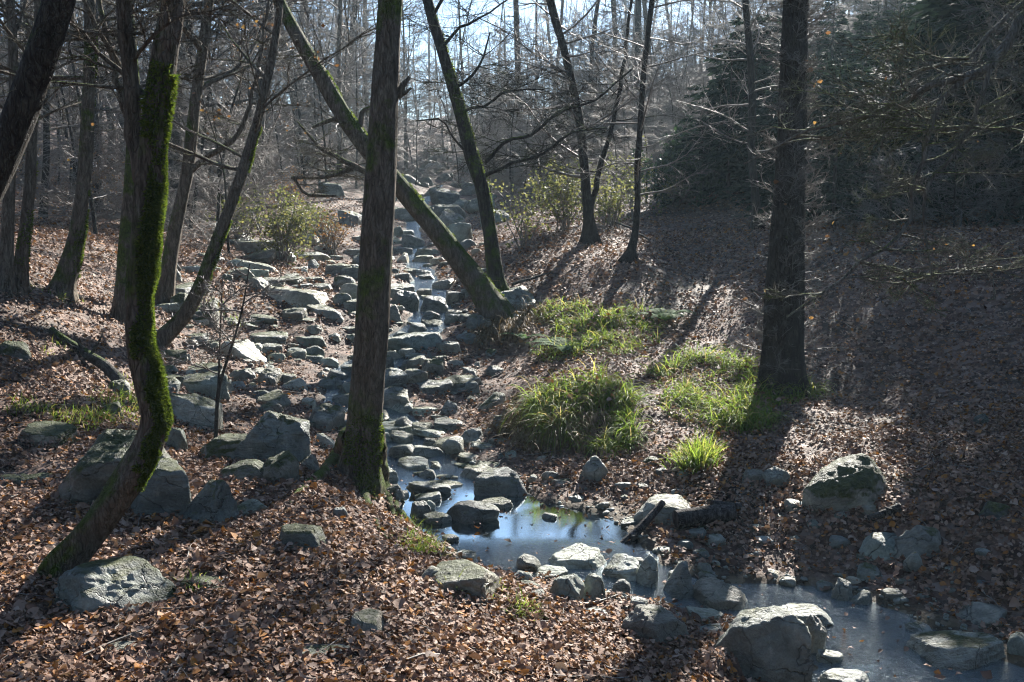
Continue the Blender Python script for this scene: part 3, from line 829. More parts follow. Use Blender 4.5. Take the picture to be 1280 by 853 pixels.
 ('rock', 706, 755, 46, 38, B, 'rough pale lump in front of the thick pale slab', G5, 0, 0, .6),
 ('rock', 741, 752, 33, 34, B, 'grey upright slab right of the rough pale lump', G5, 0, 0, .5),
 ('rock', 776, 740, 25, 16, B, 'small dark stone under the brightest block', G5, 0, .2, .35),
 ('rock', 651, 730, 30, 17, B, 'left lower stone of the dam next to the rounded block', G5, .05, 0, .55),
 ('rock', 661, 739, 28, 12, S, 'thin slab in front of the left end of the dam', G5, 0, 0, .65),
 ('rock', 668, 748, 28, 9, S, 'foremost flat stone of the left dam', G5, 0, 0, .75),
 ('boulder', 817, 807, 86, 50, B, 'rounded grey boulder with a crest in front of the dam', G5, 0, .05, .45),
 ('flat_stone', 880, 782, 48, 20, S, 'pale flat stone behind the big foreground rock', G5, 0, 0, .65),
 ('flat_stone', 887, 797, 36, 14, S, 'smaller flat stone below the pale flat one', G5, 0, .1, .5),
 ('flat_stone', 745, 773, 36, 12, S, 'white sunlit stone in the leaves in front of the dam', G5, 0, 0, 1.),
 ('rock', 882, 722, 23, 17, R_, 'dark round cobble behind the leaning triangular stone', G5, 0, .1, .35),
 ('rock', 798, 765, 30, 18, S, 'wet stone sunk in the gap below the upright narrow stone', G5, 0, .3, .4),
 # --- lower run
 ('boulder', 946, 858, 132, 104, B, 'biggest foreground boulder, jagged and dark, at the bottom edge', G8, .15, .05, .3),
 ('flat_stone', 1005, 782, 68, 24, S, 'flat topped rock right behind the biggest foreground boulder', G8, .05, .1, .45),
 ('rock', 1018, 818, 34, 46, B, 'upright dark stone on the right of the biggest foreground boulder', G8, .05, .2, .35),
 ('flat_stone', 1058, 868, 74, 28, S, 'wet rock cut by the bottom edge beside the run', G8, 0, .3, .35),
 ('flat_stone', 1198, 835, 122, 46, S, 'large flat rock with a bright top lying in the lower run', G8, .1, 0, .8),
 ('flat_stone', 1231, 786, 78, 28, K, 'sloping slab on the leaves behind the large flat rock', G8, .05, 0, .55),
 ('flat_stone', 1150, 793, 38, 14, S, 'small flat stone left of the large flat rock', G8, 0, .1, .45),
 ('rock', 1277, 822, 44, 30, B, 'rock cut by the right edge beside the large flat one', G8, 0, 0, .45),
 # --- right bank
 ('boulder', 1055, 640, 110, 76, R_, 'big round mossy boulder standing alone on the right bank', G7, .85, 0, .65),
 ('rock', 970, 613, 38, 28, B, 'bluish stone left of the round mossy boulder', G7, .1, 0, .4),
 ('rock', 940, 606, 26, 20, B, 'dark small stone at the foot of the bank left of the mossy boulder', G7, .2, 0, .25),
 ('boulder', 829, 656, 78, 36, B, 'pale rock behind the leaning charred stick', G7, .15, 0, .7),
 ('boulder', 1100, 704, 64, 38, B, 'pale block with a bright top, left of the pair on the right bank', G7, 0, 0, .55),
 ('boulder', 1150, 701, 74, 44, K, 'dark sloping rock, right of the pair on the right bank', G7, .1, 0, .35),
 ('rock', 1141, 716, 27, 29, R_, 'small upright rounded stone in front of the pair on the right bank', G7, 0, 0, .6),
 ('rock', 1087, 727, 35, 22, B, 'flat bluish stone below the pale block on the right bank', G7, 0, 0, .55),
 ('rock', 1051, 751, 27, 28, B, 'bluish stone at the water edge, leftmost by the lower run', G7, 0, 0, .6),
 ('rock', 1078, 756, 31, 18, K, 'dark edged stone at the water edge beside the bluish one', G7, 0, .1, .45),
 ('rock', 1116, 753, 30, 15, S, 'flat stone half under leaves near the water edge of the lower run', G7, 0, 0, .5),
 ('rock', 815, 583, 26, 12, B, 'small dark hump below the grass tussock on its right', G7, .5, 0, .15),
 ('rock', 1226, 532, 22, 14, B, 'dark clod on the shaded leaf slope at the right', G7, .4, 0, .1),
 ('rock', 1240, 655, 40, 26, B, 'dark mossy stone in leaves at the right edge', G7, .6, 0, .1),
]
for r in HERO:
    stone(*r)

# small stones strewn along the bed; no picture tells one from the next
nr = np.random.default_rng(11)
cnt = 0; tries = 0
while cnt < 270 and tries < 16000:
    tries += 1
    px = nr.uniform(190, 640); py = nr.uniform(300, 640)
    # the bed: a band that follows the creek and the dry bed on its left
    P = ground(px, py)
    d, w, hw, dp = creek_near(np.array([P[0]]), np.array([P[1]]))
    left = P[0] < np.interp(P[1], CREEK[::-1, 1][np.argsort(CREEK[::-1, 1])], CREEK[::-1, 0][np.argsort(CREEK[::-1, 1])])
    lim = (3.3 if P[1] > 8.8 else .6) if left else 1.2
    if d[0] > lim or P[1] > 26 or P[1] < 6.9: continue
    ws = float(np.clip(nr.lognormal(math.log(.125), .6), .05, .5)) * (1 + .09 * (P[1] - 8))
    if any(abs(P[0] - c[0]) < (c[2] * .9 + ws * .22) and abs(P[1] - c[1]) < (c[3] * .9 + ws * .22) for c in ROCKS): continue
    wp = ws * F / P[1]
    kd = 'bsswss'[nr.integers(6)]
    wp *= 1.45 if kd == 's' else 1
    stone('stone', px, py, wp, wp * (nr.uniform(.2, .36) if kd == 's' else nr.uniform(.35, .6)), kd, 'small grey stone strewn loose among the bigger rocks of the creek bed',
          'small loose stones of the creek bed', nr.uniform(0, .35), nr.uniform(0, .3), nr.uniform(.15, 1.0), cat='stone', sub=4)
    cnt += 1
cnt = 0; tries = 0
while cnt < 60 and tries < 3000:
    tries += 1
    px = nr.uniform(560, 1240); py = nr.uniform(570, 845)
    P = ground(px, py)
    d, w, hw, dp = creek_near(np.array([P[0]]), np.array([P[1]]))
    if d[0] > hw[0] + .75 or (P[1] < 5.9 and px < 820): continue
    if d[0] < hw[0] * .75 and not (640 < px < 900 and 700 < py < 800): continue
    ws = nr.uniform(.05, .15)
    if any(abs(P[0] - c[0]) < (c[2] + ws * .3) and abs(P[1] - c[1]) < (c[3] + ws * .3) for c in ROCKS): continue
    wp = ws * F / P[1]
    stone('stone', px, py, wp, wp * nr.uniform(.3, .6), 'bsr'[nr.integers(3)], 'small bluish stone at the water edge around the pool and the dam',
          'small stones at the water edge', 0, nr.uniform(0, .3), nr.uniform(.3, .7), cat='stone', sub=3)
    cnt += 1

cnt = 0; tries = 0
while cnt < 60 and tries < 3000:
    tries += 1
    y = nr.uniform(20, 46); cx = np.interp(y, [21, 26, 35, 60], [-2.1, -2.6, -2.5, -3]); x = cx + nr.normal(0, 1.5)
    ws = nr.uniform(.3, .95)
    if any(abs(x - c[0]) < (c[2] + ws * .4) and abs(y - c[1]) < (c[3] + ws * .4) for c in ROCKS): continue
    z = float(hgt(x, y)); r_ = ray(640, 260)
    kd = 'bbsr'[nr.integers(4)]; o = link('boulder', rock_base(kd, int(nr.integers(24)), 4)); o.scale = (ws, ws * .8, ws * nr.uniform(.5, .8)); o.location = (x, y, z + ws * .12); o.rotation_euler = (0, 0, nr.uniform(-.5, .5))
    o.color = (nr.uniform(0, .4), 0, nr.uniform(.3, .6), 1); ROCKS.append((x, y, ws / 2, ws * .4, z + ws * .3))
    tag(o, 'hazy boulder strewn in the rocky gully far up the creek', 'boulder', 'boulders of the far gully'); cnt += 1

# gravel along the water
gmb = MB(); V3, F3 = ico(1)
N = 5200
gy = 5 + 15 * nr.random(N * 4) ** 1.4; gx = nr.uniform(-4, 4, N * 4)
d, w, hw, dp = creek_near(gx, gy)
keep = (d < hw + .35) & (nr.random(N * 4) < np.exp(-np.maximum(d - hw, 0) * 4))
gx, gy = gx[keep][:N], gy[keep][:N]; gz = hgt(gx, gy)
sz = nr.lognormal(-4.2, .5, len(gx)).clip(.006, .05)
rz = nr.uniform(0, 6.28, len(gx)); asp = nr.uniform(.5, 1, (len(gx), 3)); asp[:, 2] *= .6
jit = 1 + nr.normal(0, .13, (len(gx), len(V3), 1))
L = V3[None] * jit * asp[:, None] * sz[:, None, None]
Lx = L[..., 0] * np.cos(rz)[:, None] - L[..., 1] * np.sin(rz)[:, None]; Ly = L[..., 0] * np.sin(rz)[:, None] + L[..., 1] * np.cos(rz)[:, None]
Vg = np.stack([Lx + gx[:, None], Ly + gy[:, None], L[..., 2] + gz[:, None] + sz[:, None] * .15], -1).reshape(-1, 3)
Fg = (F3[None] + (np.arange(len(gx)) * len(V3))[:, None, None]).reshape(-1, 3)
o = link('gravel', mesh_np('gravel', Vg, [Fg]), M['rock']); o.color = (0, .1, .55, 1)
tag(o, kind='stuff')

# ------------------------------------------------------------------ fallen leaves
def leaf_cards(P, Nn, size, rng, name, mat, tilt=.45, lift=.02):
    """many curled leaves, each lying about a normal; 3 columns x 4 rows"""
    n = len(P)
    ty = np.array([0, .34, .68, 1.0]); tw = np.array([.10, .8, .72, .05])
    yaw = rng.uniform(0, 6.28, n)
    Nn = Nn + rng.normal(0, tilt, (n, 3)) * np.array([1, 1, .3]); Nn[:, 2] = np.maximum(Nn[:, 2], .1) if tilt < .8 else Nn[:, 2]
    Nn /= np.linalg.norm(Nn, axis=1, keepdims=True)
    a = np.stack([np.cos(yaw), np.sin(yaw), np.zeros(n)], 1)
    T = a - Nn * (a * Nn).sum(1, keepdims=True); T /= np.linalg.norm(T, axis=1, keepdims=True)
    Bn = np.cross(Nn, T)
    asp = rng.uniform(.28, .5, n); c1 = rng.normal(.3, .6, n); c2 = rng.normal(.15, .6, n)
    wj = 1 + rng.normal(0, .16, (n, 4))
    V = np.zeros((n, 4, 3, 3))
    for r in range(4):
        for c in range(3):
            u = (ty[r] - .5); v = (c - 1) * tw[r] * asp * wj[:, r]
            z = c1 * v * v * 2.2 + c2 * u * u - (c != 1) * 0 + .06 * np.sin(r * 2.1 + yaw * 3)
            V[:, r, c] = P + size[:, None] * (u * T + v[:, None] * Bn + z[:, None] * Nn) + Nn * lift * 0
    V[..., 2] += (lift * rng.random(n))[:, None, None]
    base = (np.arange(n) * 12)[:, None, None]
    f = np.array([[r * 3 + c, r * 3 + c + 1, r * 3 + c + 4, r * 3 + c + 3] for r in range(3) for c in range(2)])
    Fq = (f[None] + base).reshape(-1, 4)
    o = link(name, mesh_np(name, V.reshape(-1, 3), [Fq]), mat)
    return o


def in_rock(x, y, sc=.9):
    m = np.zeros(x.shape, bool)
    for c in ROCKS:
        m |= ((x - c[0]) / (c[2] * sc)) ** 2 + ((y - c[1]) / (c[3] * sc)) ** 2 < 1
    return m


# turf patches: (px, py, radius x px, radius y px) of the grassy ground
lr = np.random.default_rng(3)
XS, YS = [], []
for y0, y1, dens in [(2.6, 5.5, 4200), (5.5, 8, 2800), (8, 12, 1100), (12, 17, 600), (17, 27, 220)]:
    ym = y1; wdt = .62 * ym + 1.2
    n = int(dens * (y1 - y0) * 2 * wdt)
    XS.append(lr.uniform(-wdt, wdt, n)); YS.append(lr.uniform(y0, y1, n))
lx, ly = np.concatenate(XS), np.concatenate(YS)
d, w, hw, dp = creek_near(lx, ly)
keep = (d > hw * 1.08) | ((lr.random(len(lx)) < .03))
bedl = np.interp(ly, [5, 8.5, 9.5, 16, 26], [.15, .3, 2.2, 2.0, 1.5])
cxl = np.interp(ly, np.sort(CREEK[:, 1]), CREEK[np.argsort(CREEK[:, 1]), 0])
inbed = (d < bedl) & (lx < cxl)
keep &= ~(inbed & (lr.random(len(lx)) < .2))
keep &= ~((d < hw + .35) & (lr.random(len(lx)) < .55))
keep &= fbm(lx * 1.3, ly * 1.3, 0, 77, 3) + lr.normal(0, .3, len(lx)) > -.95
keep &= ~in_rock(lx, ly)
lx, ly = lx[keep], ly[keep]
d, w, hw, dp = creek_near(lx, ly)
lz = np.maximum(hgt(lx, ly), np.where(d < hw * 1.2, w, -9))
size = lr.lognormal(math.log(.030), .32, len(lx)).clip(.015, .08) * np.where(ly > 12, 1.35, 1)
o = leaf_cards(np.stack([lx, ly, lz + .004], -1), hnorm(lx, ly), size, lr, 'fallen_leaves', M['litter'], .45, .04)
tag(o, kind='stuff')
print('leaves', len(lx))

# ------------------------------------------------------------------ trees of the foreground
def px_path(pts, d, base=None):
    """pixel path (px, py, width px[, extra depth]) at depth d -> world points and radii; bottom first"""
    P, R = [], []
    for p in pts:
        dd = d + (p[3] if len(p) > 3 else 0)
        P.append(at(p[0], p[1], dd)); R.append(p[2] * dd / F / 2 * .88)
    return np.array(P), np.array(R)


def local(mb, off):
    for v in mb.V: v -= off
    return mb


def low_branches(o, Pc, Rc, f0, f1, n, L, seed):
    rng = np.random.default_rng(seed); cb = MB()
    crown_from(cb, rng, Pc, Rc, f0, f1, n, L, SPEC_FINE, None, (-.1, .6), .35, .2)
    link('low_branches', local(cb, np.array(o.location)).mesh('low_branches'), M['twig'], o)


def make_tree(name, label, pts, d=None, seed=1, bark='bark', moss=.4, k=20, lump=.10, flare=.8, nl=5, fl=.28, limbs=(), roots=(), auto=None,
              ridge=.06, leaves=0, group=None, mossy=None, twigs=None, spec=SPEC_LIMB, step=.06):
    b = ground(pts[0][0], pts[0][1], False)
    d = d or b[1]
    P, R = px_path(pts, d)
    # set the base a little into the ground under it
    gz = float(hgt(P[0][0], P[0][1]))
    dz = gz - P[0][2]
    P = P + np.array([0, 0, dz]) * np.clip(1 - np.arange(len(P)) / 2, 0, 1)[:, None]
    P = np.vstack([P[0] - np.array([0, 0, .25]) - (P[1] - P[0]) * .05, P]); R = np.concatenate([[R[0]], R])
    base = np.array([P[1][0], P[1][1], gz])
    rng = np.random.default_rng(seed)
    root = empty(name, base, label, 'tree', group)
    mb, Pc, Rc, TV = trunk_mesh(P, R, seed, step, k, lump, flare, nl, fl, ridge)
    for rp in roots:                       # roots run over the ground: (px, py, width px)
        G = []
        for j, q in enumerate(rp):
            g = ground(q[0], q[1]) if j else at(q[0], q[1], d)
            if j: g = np.array([g[0], g[1], hgt(g[0], g[1]) + .5 * q[2] * g[1] / F])
            G.append(g)
        G.append(G[-1] + (G[-1] - G[-2]) * .5 - np.array([0, 0, .07]))
        Pr, Rr = resample(np.array(G), np.array([q[2] * d / F / 2 for q in rp] + [.003]), .05)
        Pr = Pr + rng.normal(0, .004, Pr.shape)
        tube(mb, Pr, Rr * (1 + .12 * np.sin(np.arange(len(Rr)) * 1.3)), 10)
    t = link('trunk', local(mb, base).mesh('trunk'), M[bark], root); t.color = (moss, 0, 0, 1)
    cb = MB(); tips = []
    for lb in limbs:                       # limbs seen in the photograph: pixel paths
        Pl, Rl = px_path(lb['pts'], d)
        Pl, Rl = resample(Pl, Rl, .12)
        Pl = Pl + rng.normal(0, .008, Pl.shape)
        tube(cb, Pl, Rl, 7)
        if lb.get('n', 8):
            crown_from(cb, rng, Pl, Rl, .15, 1, lb.get('n', 8), lb.get('L', 1.0), lb.get('spec', SPEC_FINE), tips, (-.35, .5), .32, .4)
    if auto:
        crown_from(cb, rng, Pc, Rc, auto[0], auto[1], auto[2], auto[3], spec, tips, (.0, .8), .5, .45)
    if twigs:                              # thin shoots straight out of the bole
        crown_from(cb, rng, Pc, Rc, twigs[0], twigs[1], twigs[2], twigs[3], twigs[4] if len(twigs) > 4 else SPEC_FINE, tips, (.0, 1.05), .045, .2)
    if cb.n:
        c = link('crown', local(cb, base).mesh('crown'), M[bark if auto and not twigs else 'twig'], root); c.color = (moss * .6, 0, 0, 1)
    if leaves and tips:
        T = np.array(tips); T = T[rng.integers(0, len(T), leaves)] + rng.normal(0, .04, (leaves, 3))
        Nn = rng.normal(0, 1, (leaves, 3))
        l = leaf_cards(T - base, Nn, rng.uniform(.03, .06, leaves), rng, 'withered_leaves', M['hang'], 1.0, 0)
        l.parent = root
    if mossy:                              # tufted moss cushions on the bole: (h0, h1, side angle, spread, count)
        h0, h1, ang, spr, n = mossy
        nr_, nk = TV.shape[:2]
        zz = TV[..., 2] - gz
        thr = fbm(TV[..., 0] * 5, TV[..., 1] * 5, TV[..., 2] * 2.2, seed + 40, 3)
        Cn = TV - Pc[:, None]; Cn /= np.linalg.norm(Cn, axis=2, keepdims=True)
        sd = np.array([math.cos(ang), math.sin(ang), .25])
        wgt = ((Cn @ sd) + thr * 1.35 > spr) & (zz > h0 + thr * .35) & (zz < h1 + thr * .6)
        I = np.argwhere(wgt)
        if len(I):
            pk = I[rng.integers(0, len(I), n)]
            zk = zz[pk[:, 0], pk[:, 1]]; pk = pk[rng.random(n) > .94 * sstep(h1 - .75, h1 + .45, zk)]; n = len(pk)
            i0 = np.clip(pk[:, 0] + rng.random(n), 0, nr_ - 1.01); j0 = pk[:, 1] + rng.random(n)
            ia = i0.astype(int); ja = j0.astype(int) % nk; jb = (ja + 1) % nk
            fa = (i0 - ia)[:, None]; fb = (j0 - np.floor(j0))[:, None]
            Q = (TV[ia, ja] * (1 - fb) + TV[ia, jb] * fb) * (1 - fa) + (TV[ia + 1, ja] * (1 - fb) + TV[ia + 1, jb] * fb) * fa
            nn = Cn[ia, ja]
            lump_ = .5 + .5 * fbm(Q[:, 0] * 9, Q[:, 1] * 9, Q[:, 2] * 9, seed + 50, 2)
            h = (.008 + .028 * np.clip(lump_, 0, 1))[:, None]
            dr = nn + rng.normal(0, .5, (n, 3)) + np.array([0, 0, -.1]); dr /= np.linalg.norm(dr, axis=1, keepdims=True)
            sv = np.cross(dr, rng.normal(0, 1, (n, 3))); sv /= np.linalg.norm(sv, axis=1, keepdims=True)
            V = np.stack([Q - sv * .006, Q + sv * .006, Q + dr * h], 1).reshape(-1, 3) - base
            m_ = link('moss', mesh_np('moss', V, [np.arange(3 * n).reshape(-1, 3)], False), M['moss'], root)
    return root, Pc, Rc


# crooked mossy trunk, near left
make_tree('crooked_tree', 'crooked trunk thick with bright green moss, rising from the pale wedge of rock', [
    (72, 722, 52), (108, 672, 44), (150, 616, 42), (182, 565, 42), (193, 528, 40), (187, 490, 38), (175, 435, 36), (172, 380, 37), (176, 320, 39), (181, 265, 37), (188, 205, 37),
    (196, 140, 35), (205, 80, 33), (215, 20, 32), (225, -60, 30), (240, -220, 29), (246, -420, 22), (250, -700, 14)],
    seed=11, moss=.52, k=44, lump=.24, ridge=.11, flare=.35, fl=.2, step=.035, auto=(.62, 1, 11, 2.6), mossy=(.45, 2.1, -.3, .5, 22000), bark='bark',
    limbs=[dict(pts=[(184, 245, 26), (172, 195, 23), (165, 140, 22), (162, 80, 21), (160, 20, 20), (157, -40, 19), (150, -180, 15), (146, -380, 8)], n=4, L=1.2), dict(pts=[(196, 130, 9), (150, 90, 7, .1), (100, 40, 5, .1), (60, 10, 4)], n=5, L=.5)])
make_tree('slender_tree', 'dark slender trunk standing close behind the crooked mossy one', [
    (152, 402, 26), (155, 340, 20), (162, 250, 19), (168, 170, 19), (165, 90, 18), (160, 20, 17), (155, -80, 16), (150, -300, 11), (150, -520, 6)], seed=12, moss=.6, k=12, auto=(.35, 1, 14, 2.2),
    limbs=[dict(pts=[(164, 165, 10), (146, 100, 9), (133, 40, 8), (122, -10, 7), (110, -80, 5)], n=6, L=.8)])
# dark leaning stem, cut by the upper left corner
make_tree('leaning_tree', 'nearly black leaning trunk cut by the upper left corner', [
    (-175, 640, 70), (-130, 500, 50), (-85, 390, 46), (-42, 290, 45), (2, 195, 45), (36, 112, 44), (60, 45, 42), (80, -20, 40), (110, -120, 36), (150, -330, 28), (180, -560, 16)],
    d=4.3, seed=13, moss=.3, k=20, bark='bark_dark', auto=(.72, 1, 8, 2.4), flare=.5)
# straight centre tree with roots
make_tree('centre_tree', 'tall straight brown trunk on spreading mossy roots beside the creek', [
    (447, 605, 74), (449, 585, 63), (452, 560, 54), (455, 520, 49), (459, 470, 46), (464, 420, 46), (468, 350, 44), (473, 270, 42), (477, 200, 41), (481, 120, 38), (485, 50, 34), (489, -20, 33), (497, -150, 30),
    (506, -330, 24), (512, -560, 19), (515, -850, 10)], seed=14, moss=.5, k=44, ridge=.055, lump=.09, flare=.25, nl=4, fl=.15, step=.04, auto=(.66, 1, 13, 2.8),
    roots=[[(440, 548, 30), (424, 580, 22), (400, 602, 13), (372, 618, 6)], [(451, 565, 30), (452, 606, 19), (459, 634, 10), (470, 658, 5), (482, 676, 3)],
           [(463, 540, 34), (472, 580, 27), (478, 612, 16), (488, 634, 8), (492, 650, 4)], [(470, 560, 24), (482, 612, 13), (500, 644, 8), (528, 670, 5), (548, 692, 3)]],
    mossy=(-.1, .5, -1.0, .85, 2600),
    limbs=[dict(pts=[(496, 118, 14), (505, 110, 9), (511, 98, 5)], n=0), dict(pts=[(496, 122, 9), (508, 112, 6), (516, 108, 3)], n=0)])
# leaning tree across the creek
make_tree('leaning_tree', 'mossy trunk leaning far left across the creek, behind the tall centre trunk', [
    (622, 388, 48), (610, 372, 40), (592, 350, 34), (570, 320, 30), (545, 288, 29), (520, 258, 27), (497, 230, 26), (468, 196, 25), (440, 160, 24), (418, 125, 23), (400, 93, 22), (380, 60, 20),
    (362, 28, 18), (346, -5, 17), (325, -60, 15), (300, -160, 12), (285, -300, 8)], d=12.6, seed=15, moss=.55, k=18, auto=(.62, 1, 10, 2.6), flare=.4, mossy=(.2, 4.4, .6, .85, 3500),
    limbs=[dict(pts=[(478, 226, 11), (455, 213, 9), (430, 202, 7.5), (408, 190, 6), (392, 177, 4), (372, 150, 2)], n=12, L=.8), dict(pts=[(440, 210, 7), (418, 219, 6), (396, 223, 6), (366, 223, 5)], n=6, L=.7),
           dict(pts=[(368, 224, 5), (378, 238, 5), (398, 245, 4), (420, 243, 3)], n=3, L=.4), dict(pts=[(440, 158, 8), (425, 150, 7), (410, 152, 6), (390, 160, 4)], n=3, L=.5),
           dict(pts=[(450, 165, 9), (452, 142, 7), (463, 134, 5), (480, 138, 3)], n=3, L=.4)])
make_tree('slanting_tree', 'dark trunk slanting up left from the bank above the leaning tree base', [
    (626, 362, 30), (620, 340, 24), (612, 290, 20), (603, 238, 20), (590, 195, 20), (577, 145, 18), (564, 100, 16), (550, 55, 15), (538, 15, 14), (526, -40, 13), (512, -150, 11), (500, -300, 8)],
    d=13.2, seed=16, moss=.5, k=16, bark='bark_dark', auto=(.55, 1, 12, 2.4), mossy=(.2, 4, .3, .95, 1500),
    limbs=[dict(pts=[(606, 205, 6), (630, 178, 5), (665, 168, 4.5), (700, 140, 4), (745, 125, 3), (790, 85, 2)], n=18, L=1.1), dict(pts=[(602, 222, 6), (640, 205, 5), (680, 192, 4), (715, 165, 3.5), (760, 160, 2)], n=18, L=1.0),
           dict(pts=[(575, 140, 5), (605, 132, 4), (640, 112, 3), (680, 112, 2)], n=14, L=1.0), dict(pts=[(568, 112, 5), (590, 95, 4), (605, 70, 3), (612, 40, 2)], n=12, L=.9), dict(pts=[(552, 62, 5), (575, 35, 4), (600, 24, 3), (640, -5, 2)], n=12, L=1.0),
           dict(pts=[(592, 200, 4), (572, 178, 3.5), (548, 148, 3), (520, 150, 2)], n=6, L=.6)])
# big dark tree on the right
make_tree('big_tree', 'stout dark upright trunk rising from the sunlit grass on the right bank', [
    (978, 487, 70), (978, 470, 62), (979, 440, 58), (980, 400, 57), (982, 350, 54), (984, 300, 50), (986, 250, 44), (989, 180, 40), (991, 110, 37), (993, 40, 35), (995, -30, 34), (998, -200, 30), (1000, -420, 22), (1003, -760, 10)],
    seed=17, moss=.25, k=44, ridge=.11, bark='bark_dark', lump=.08, flare=.42, nl=6, fl=.28, step=.05, auto=(.55, 1, 14, 3.0), twigs=(.05, .55, 190, .45), leaves=45)
tw = make_tree('twin_tree', 'dark trunk with a forked stem in front of the yellow green bushes', [
    (738, 305, 26), (737, 280, 17), (734, 250, 14), (730, 200, 13), (724, 150, 12), (715, 105, 11), (703, 55, 11), (690, 10, 11), (675, -60, 12), (660, -220, 12), (655, -420, 9), (660, -560, 3)], seed=18, moss=.2, k=12, bark='bark_dark', auto=(.45, 1, 26, 2.6),
    flare=1.0, limbs=[dict(pts=[(738, 270, 8), (748, 215, 8), (762, 170, 7), (773, 120, 6), (780, 70, 5), (790, 0, 4)], n=16, L=1.2)])
low_branches(*tw, .12, .55, 26, 1.7, 401)
tw = make_tree('thin_tree', 'thin dark stem with a swollen foot on the leaf slope', [
    (787, 327, 30), (789, 314, 15), (794, 290, 10), (797, 250, 9), (797, 210, 9), (800, 160, 8), (803, 110, 8), (808, 60, 7), (814, 10, 7), (822, -60, 7), (835, -200, 6), (845, -420, 5), (850, -560, 3)], seed=19, moss=.1, k=12, bark='bark_dark',
    auto=(.4, 1, 34, 2.4), flare=.9, fl=.12, lump=.15)
low_branches(*tw, .12, .5, 22, 1.5, 402)
tw = make_tree('slim_tree', 'slim dark tree left of the stout upright trunk, nearest to it', [
    (948, 294, 22), (946, 270, 13), (943, 230, 11), (939, 180, 11), (940, 120, 10), (937, 60, 10), (932, 0, 9), (930, -120, 8), (929, -300, 7), (928, -520, 5), (926, -700, 3)], d=16, seed=27, moss=.2, k=12, bark='bark_dark', auto=(.5, 1, 36, 2.1), flare=.8)
low_branches(*tw, .12, .5, 26, 1.4, 403)
# left slope
make_tree('mossy_tree', 'dark trunk curving up from the left slope with lit mossy rim', [
    (78, 370, 34), (82, 352, 26), (93, 310, 22), (101, 260, 20), (107, 200, 19), (110, 140, 18), (112, 80, 17), (112, 10, 16), (110, -80, 14), (105, -280, 10), (100, -500, 5)], seed=20, moss=.5, k=14, auto=(.35, 1, 16, 2.2),
    flare=.8, leaves=160, mossy=(0, 2.4, -.2, .8, 2500))
make_tree('mossy_tree', 'crooked dark trunk between the leaning black one and the curving one, at the left', [
    (22, 366, 24), (27, 320, 17), (33, 270, 15), (38, 220, 15), (40, 170, 14), (43, 110, 13), (48, 40, 12), (50, -60, 11), (52, -280, 7)], seed=21, moss=.5, k=12, auto=(.35, 1, 14, 2.0), mossy=(0, 2.4, -.2, .8, 1500))
make_tree('mossy_tree', 'dark trunk at the very left edge with a pale lit rim', [
    (6, 368, 24), (8, 310, 17), (11, 250, 15), (14, 200, 14), (18, 120, 13), (14, 20, 12), (6, -100, 11), (0, -300, 7)], seed=22, moss=.35, k=12, auto=(.35, 1, 14, 2.0))
make_tree('slanting_tree', 'slender mossy trunk slanting up right from a curved foot, by the flat slabs', [
    (200, 428, 26), (214, 412, 23), (232, 392, 20), (250, 358, 19), (264, 322, 18), (280, 280, 17), (296, 235, 16), (312, 185, 14), (325, 140, 13), (336, 90, 12), (345, 45, 10), (350, 0, 9), (352, -100, 7), (350, -250, 4)],
    seed=23, moss=.45, k=14, auto=(.35, 1, 14, 1.9), flare=.3, leaves=60, mossy=(.1, 2.6, .2, .8, 3000))
make_tree('mossy_tree', 'upright mossy trunk with a side limb, left of the slanting one', [
    (206, 378, 24), (211, 335, 20), (218, 290, 18), (228, 245, 17), (236, 205, 17), (242, 150, 16), (248, 100, 15), (255, 50, 14), (262, -10, 13), (270, -120, 10), (275, -300, 6)], seed=24, moss=.5, k=14, auto=(.4, 1, 14, 1.9), leaves=120,
    limbs=[dict(pts=[(238, 212, 9), (262, 195, 8), (290, 178, 7), (310, 140, 6), (325, 70, 5), (335, 0, 4)], n=10, L=.9)])
make_tree('grey_tree', 'thick hazy grey trunk behind the crooked mossy one', [
    (212, 300, 30), (214, 260, 24), (216, 180, 22), (220, 90, 21), (224, 0, 20), (228, -120, 17), (230, -260, 10)], d=19, seed=25, moss=.2, k=14, bark='bark_grey', auto=(.3, 1, 18, 3.2))
make_tree('marker_tree', 'dark trunk with flared foot carrying two small trail plates', [
    (121, 292, 36), (121, 280, 24), (120, 250, 17), (119, 205, 15), (118, 150, 14), (117, 80, 13), (116, 0, 12), (115, -120, 9), (115, -220, 5)], d=20.5, seed=26, moss=.3, k=14, bark='bark_dark', auto=(.3, 1, 18, 3.0), flare=.6, fl=.4)
